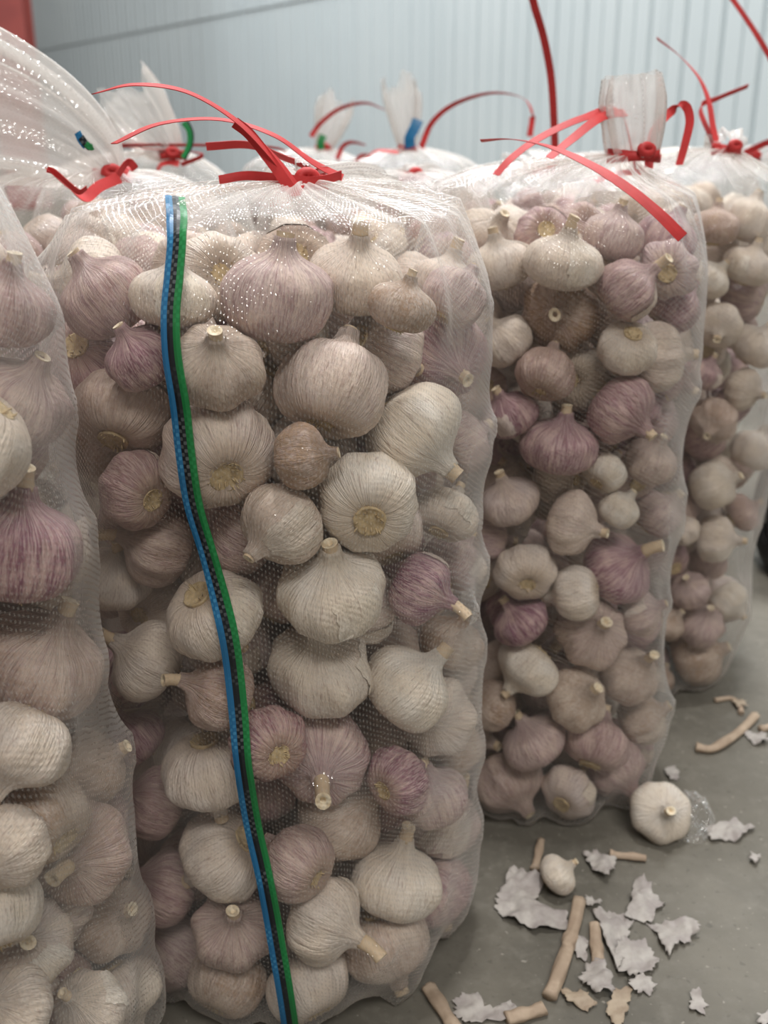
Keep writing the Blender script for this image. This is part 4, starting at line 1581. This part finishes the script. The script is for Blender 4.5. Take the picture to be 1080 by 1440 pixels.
stalk([(772, 1408), (783, 1382), (796, 1345), (806, 1310), (814, 1272)], .0125, 'long jointed dry garlic stalk lying beside torn skins', joint=.62)
stalk([(842, 1365), (838, 1335), (836, 1306)], .0115, 'short dry garlic stalk parallel to the long jointed one')
stalk([(857, 1206), (880, 1208), (908, 1211)], .0085, 'short yellowish stalk piece tucked under the short-tailed bag')
stalk([(752, 1228), (756, 1208), (761, 1185)], .0085, 'thin tan stalk piece in the shade under the short-tailed bag')
stalk([(978, 1056), (1000, 1058), (1022, 1046), (1045, 1028), (1062, 1010)], .0115, 'crooked dry garlic stalk on open floor near the end of row bag')
stalk([(1005, 988), (1028, 985), (1040, 994), (1042, 1006)], .0065, 'thin bent stalk looped beside the crooked one')
stalk([(602, 1395), (622, 1425), (640, 1455)], .0125, 'tan stalk sticking out from under the striped bag')
stalk([(712, 1440), (740, 1432), (765, 1424)], .0125, 'broad pale stalk end near the crumpled skin')
stalk([(1070, 1030), (1085, 1024), (1100, 1020)], .009, 'short stalk stub beyond the crooked stalk')


def scrap(pts, name, label, seed, height):
    """crumpled piece of clear film on the floor"""
    P = [on_floor(x, y) for x, y in pts]
    c = sum(P, Vector()) / len(P)
    n, rings = 48, 14
    vs_, fs, uv = [Vector((0, 0, height))], [], [(0, 0)]
    loop = catmull(P + [P[0]], n + 1)[:n]
    for r in range(1, rings + 1):
        f = r / rings
        for q in loop:
            d = (q - c) * f
            z = height * (1 - f) ** .7 * (.7 + .6 * noise.noise(d * 60 + Vector((seed, 0, 0)))) + .008 * abs(noise.noise(d * 150 + Vector((seed, 1, 0)))) + .001
            vs_.append(Vector((d.x, d.y, z)))
            uv.append((d.x, d.y))
    fs += [(0, 1 + j, 1 + (j + 1) % n) for j in range(n)]
    for r in range(rings - 1):
        for j in range(n):
            a, b = 1 + r * n + j, 1 + r * n + (j + 1) % n
            fs.append((a, a + n, b + n, b))
    o = link(name, mesh(name, vs_, fs, MAT['film_scrap'], True, uv))
    o.location = (c.x, c.y, 0)
    tag(o, label, 'plastic film')
    return o


scrap([(945, 1150), (960, 1118), (992, 1130), (1005, 1160), (988, 1188), (952, 1186)], 'film_scrap', 'crumpled clear plastic film scrap beside the loose white bulb', 3, .028)

# ------------------------------------------------------------------ dark wheel beyond the end of the row
wc = Vector((.580, 1.39, 0))
wh = empty('cart_wheel', wc)
tag(wh, 'black rubber cart wheel with a steel hub on the floor by the end bag', 'wheel')


def lathe(prof, n=40):
    vs_, fs = [], []
    for j in range(n):
        th = 2 * math.pi * j / n
        for (r, x) in prof:
            vs_.append((x, math.cos(th) * r, math.sin(th) * r + .088))
    m = len(prof)
    for j in range(n):
        for i in range(m):
            a, b = j * m + i, j * m + (i + 1) % m
            c, d = ((j + 1) % n) * m + (i + 1) % m, ((j + 1) % n) * m + i
            fs.append((a, b, c, d))
    return vs_, fs


v_, f_ = lathe([(.050, -.022), (.070, -.026), (.083, -.020), (.088, -.008), (.088, .008), (.083, .020), (.070, .026), (.050, .022)])
link('tyre', mesh('tyre', v_, f_, MAT['rubber']), wh)
v_, f_ = lathe([(.006, -.012), (.046, -.010), (.052, -.018), (.052, .018), (.046, .010), (.006, .012)])
link('hub', mesh('hub', v_, f_, MAT['metal']), wh)
v_, f_ = lathe([(.001, -.036), (.010, -.036), (.011, .036), (.001, .036)], 12)
link('axle_bolt', mesh('axle_bolt', v_, f_, MAT['metal']), wh)
for sx in (-1, 1):
    vv = []
    for z, w in ((.075, .012), (.10, .014), (.20, .020)):
        for (x, y) in ((sx * .031, -w), (sx * .034, -w), (sx * .034, w), (sx * .031, w)):
            vv.append((x, y, z))
    ff = [(0, 3, 2, 1), (8, 9, 10, 11)]
    for r in range(2):
        for j in range(4):
            a, b = r * 4 + j, r * 4 + (j + 1) % 4
            ff.append((a, b, b + 4, a + 4))
    link('fork_arm', mesh('fork_arm', vv, ff, MAT['rubber'], False), wh)
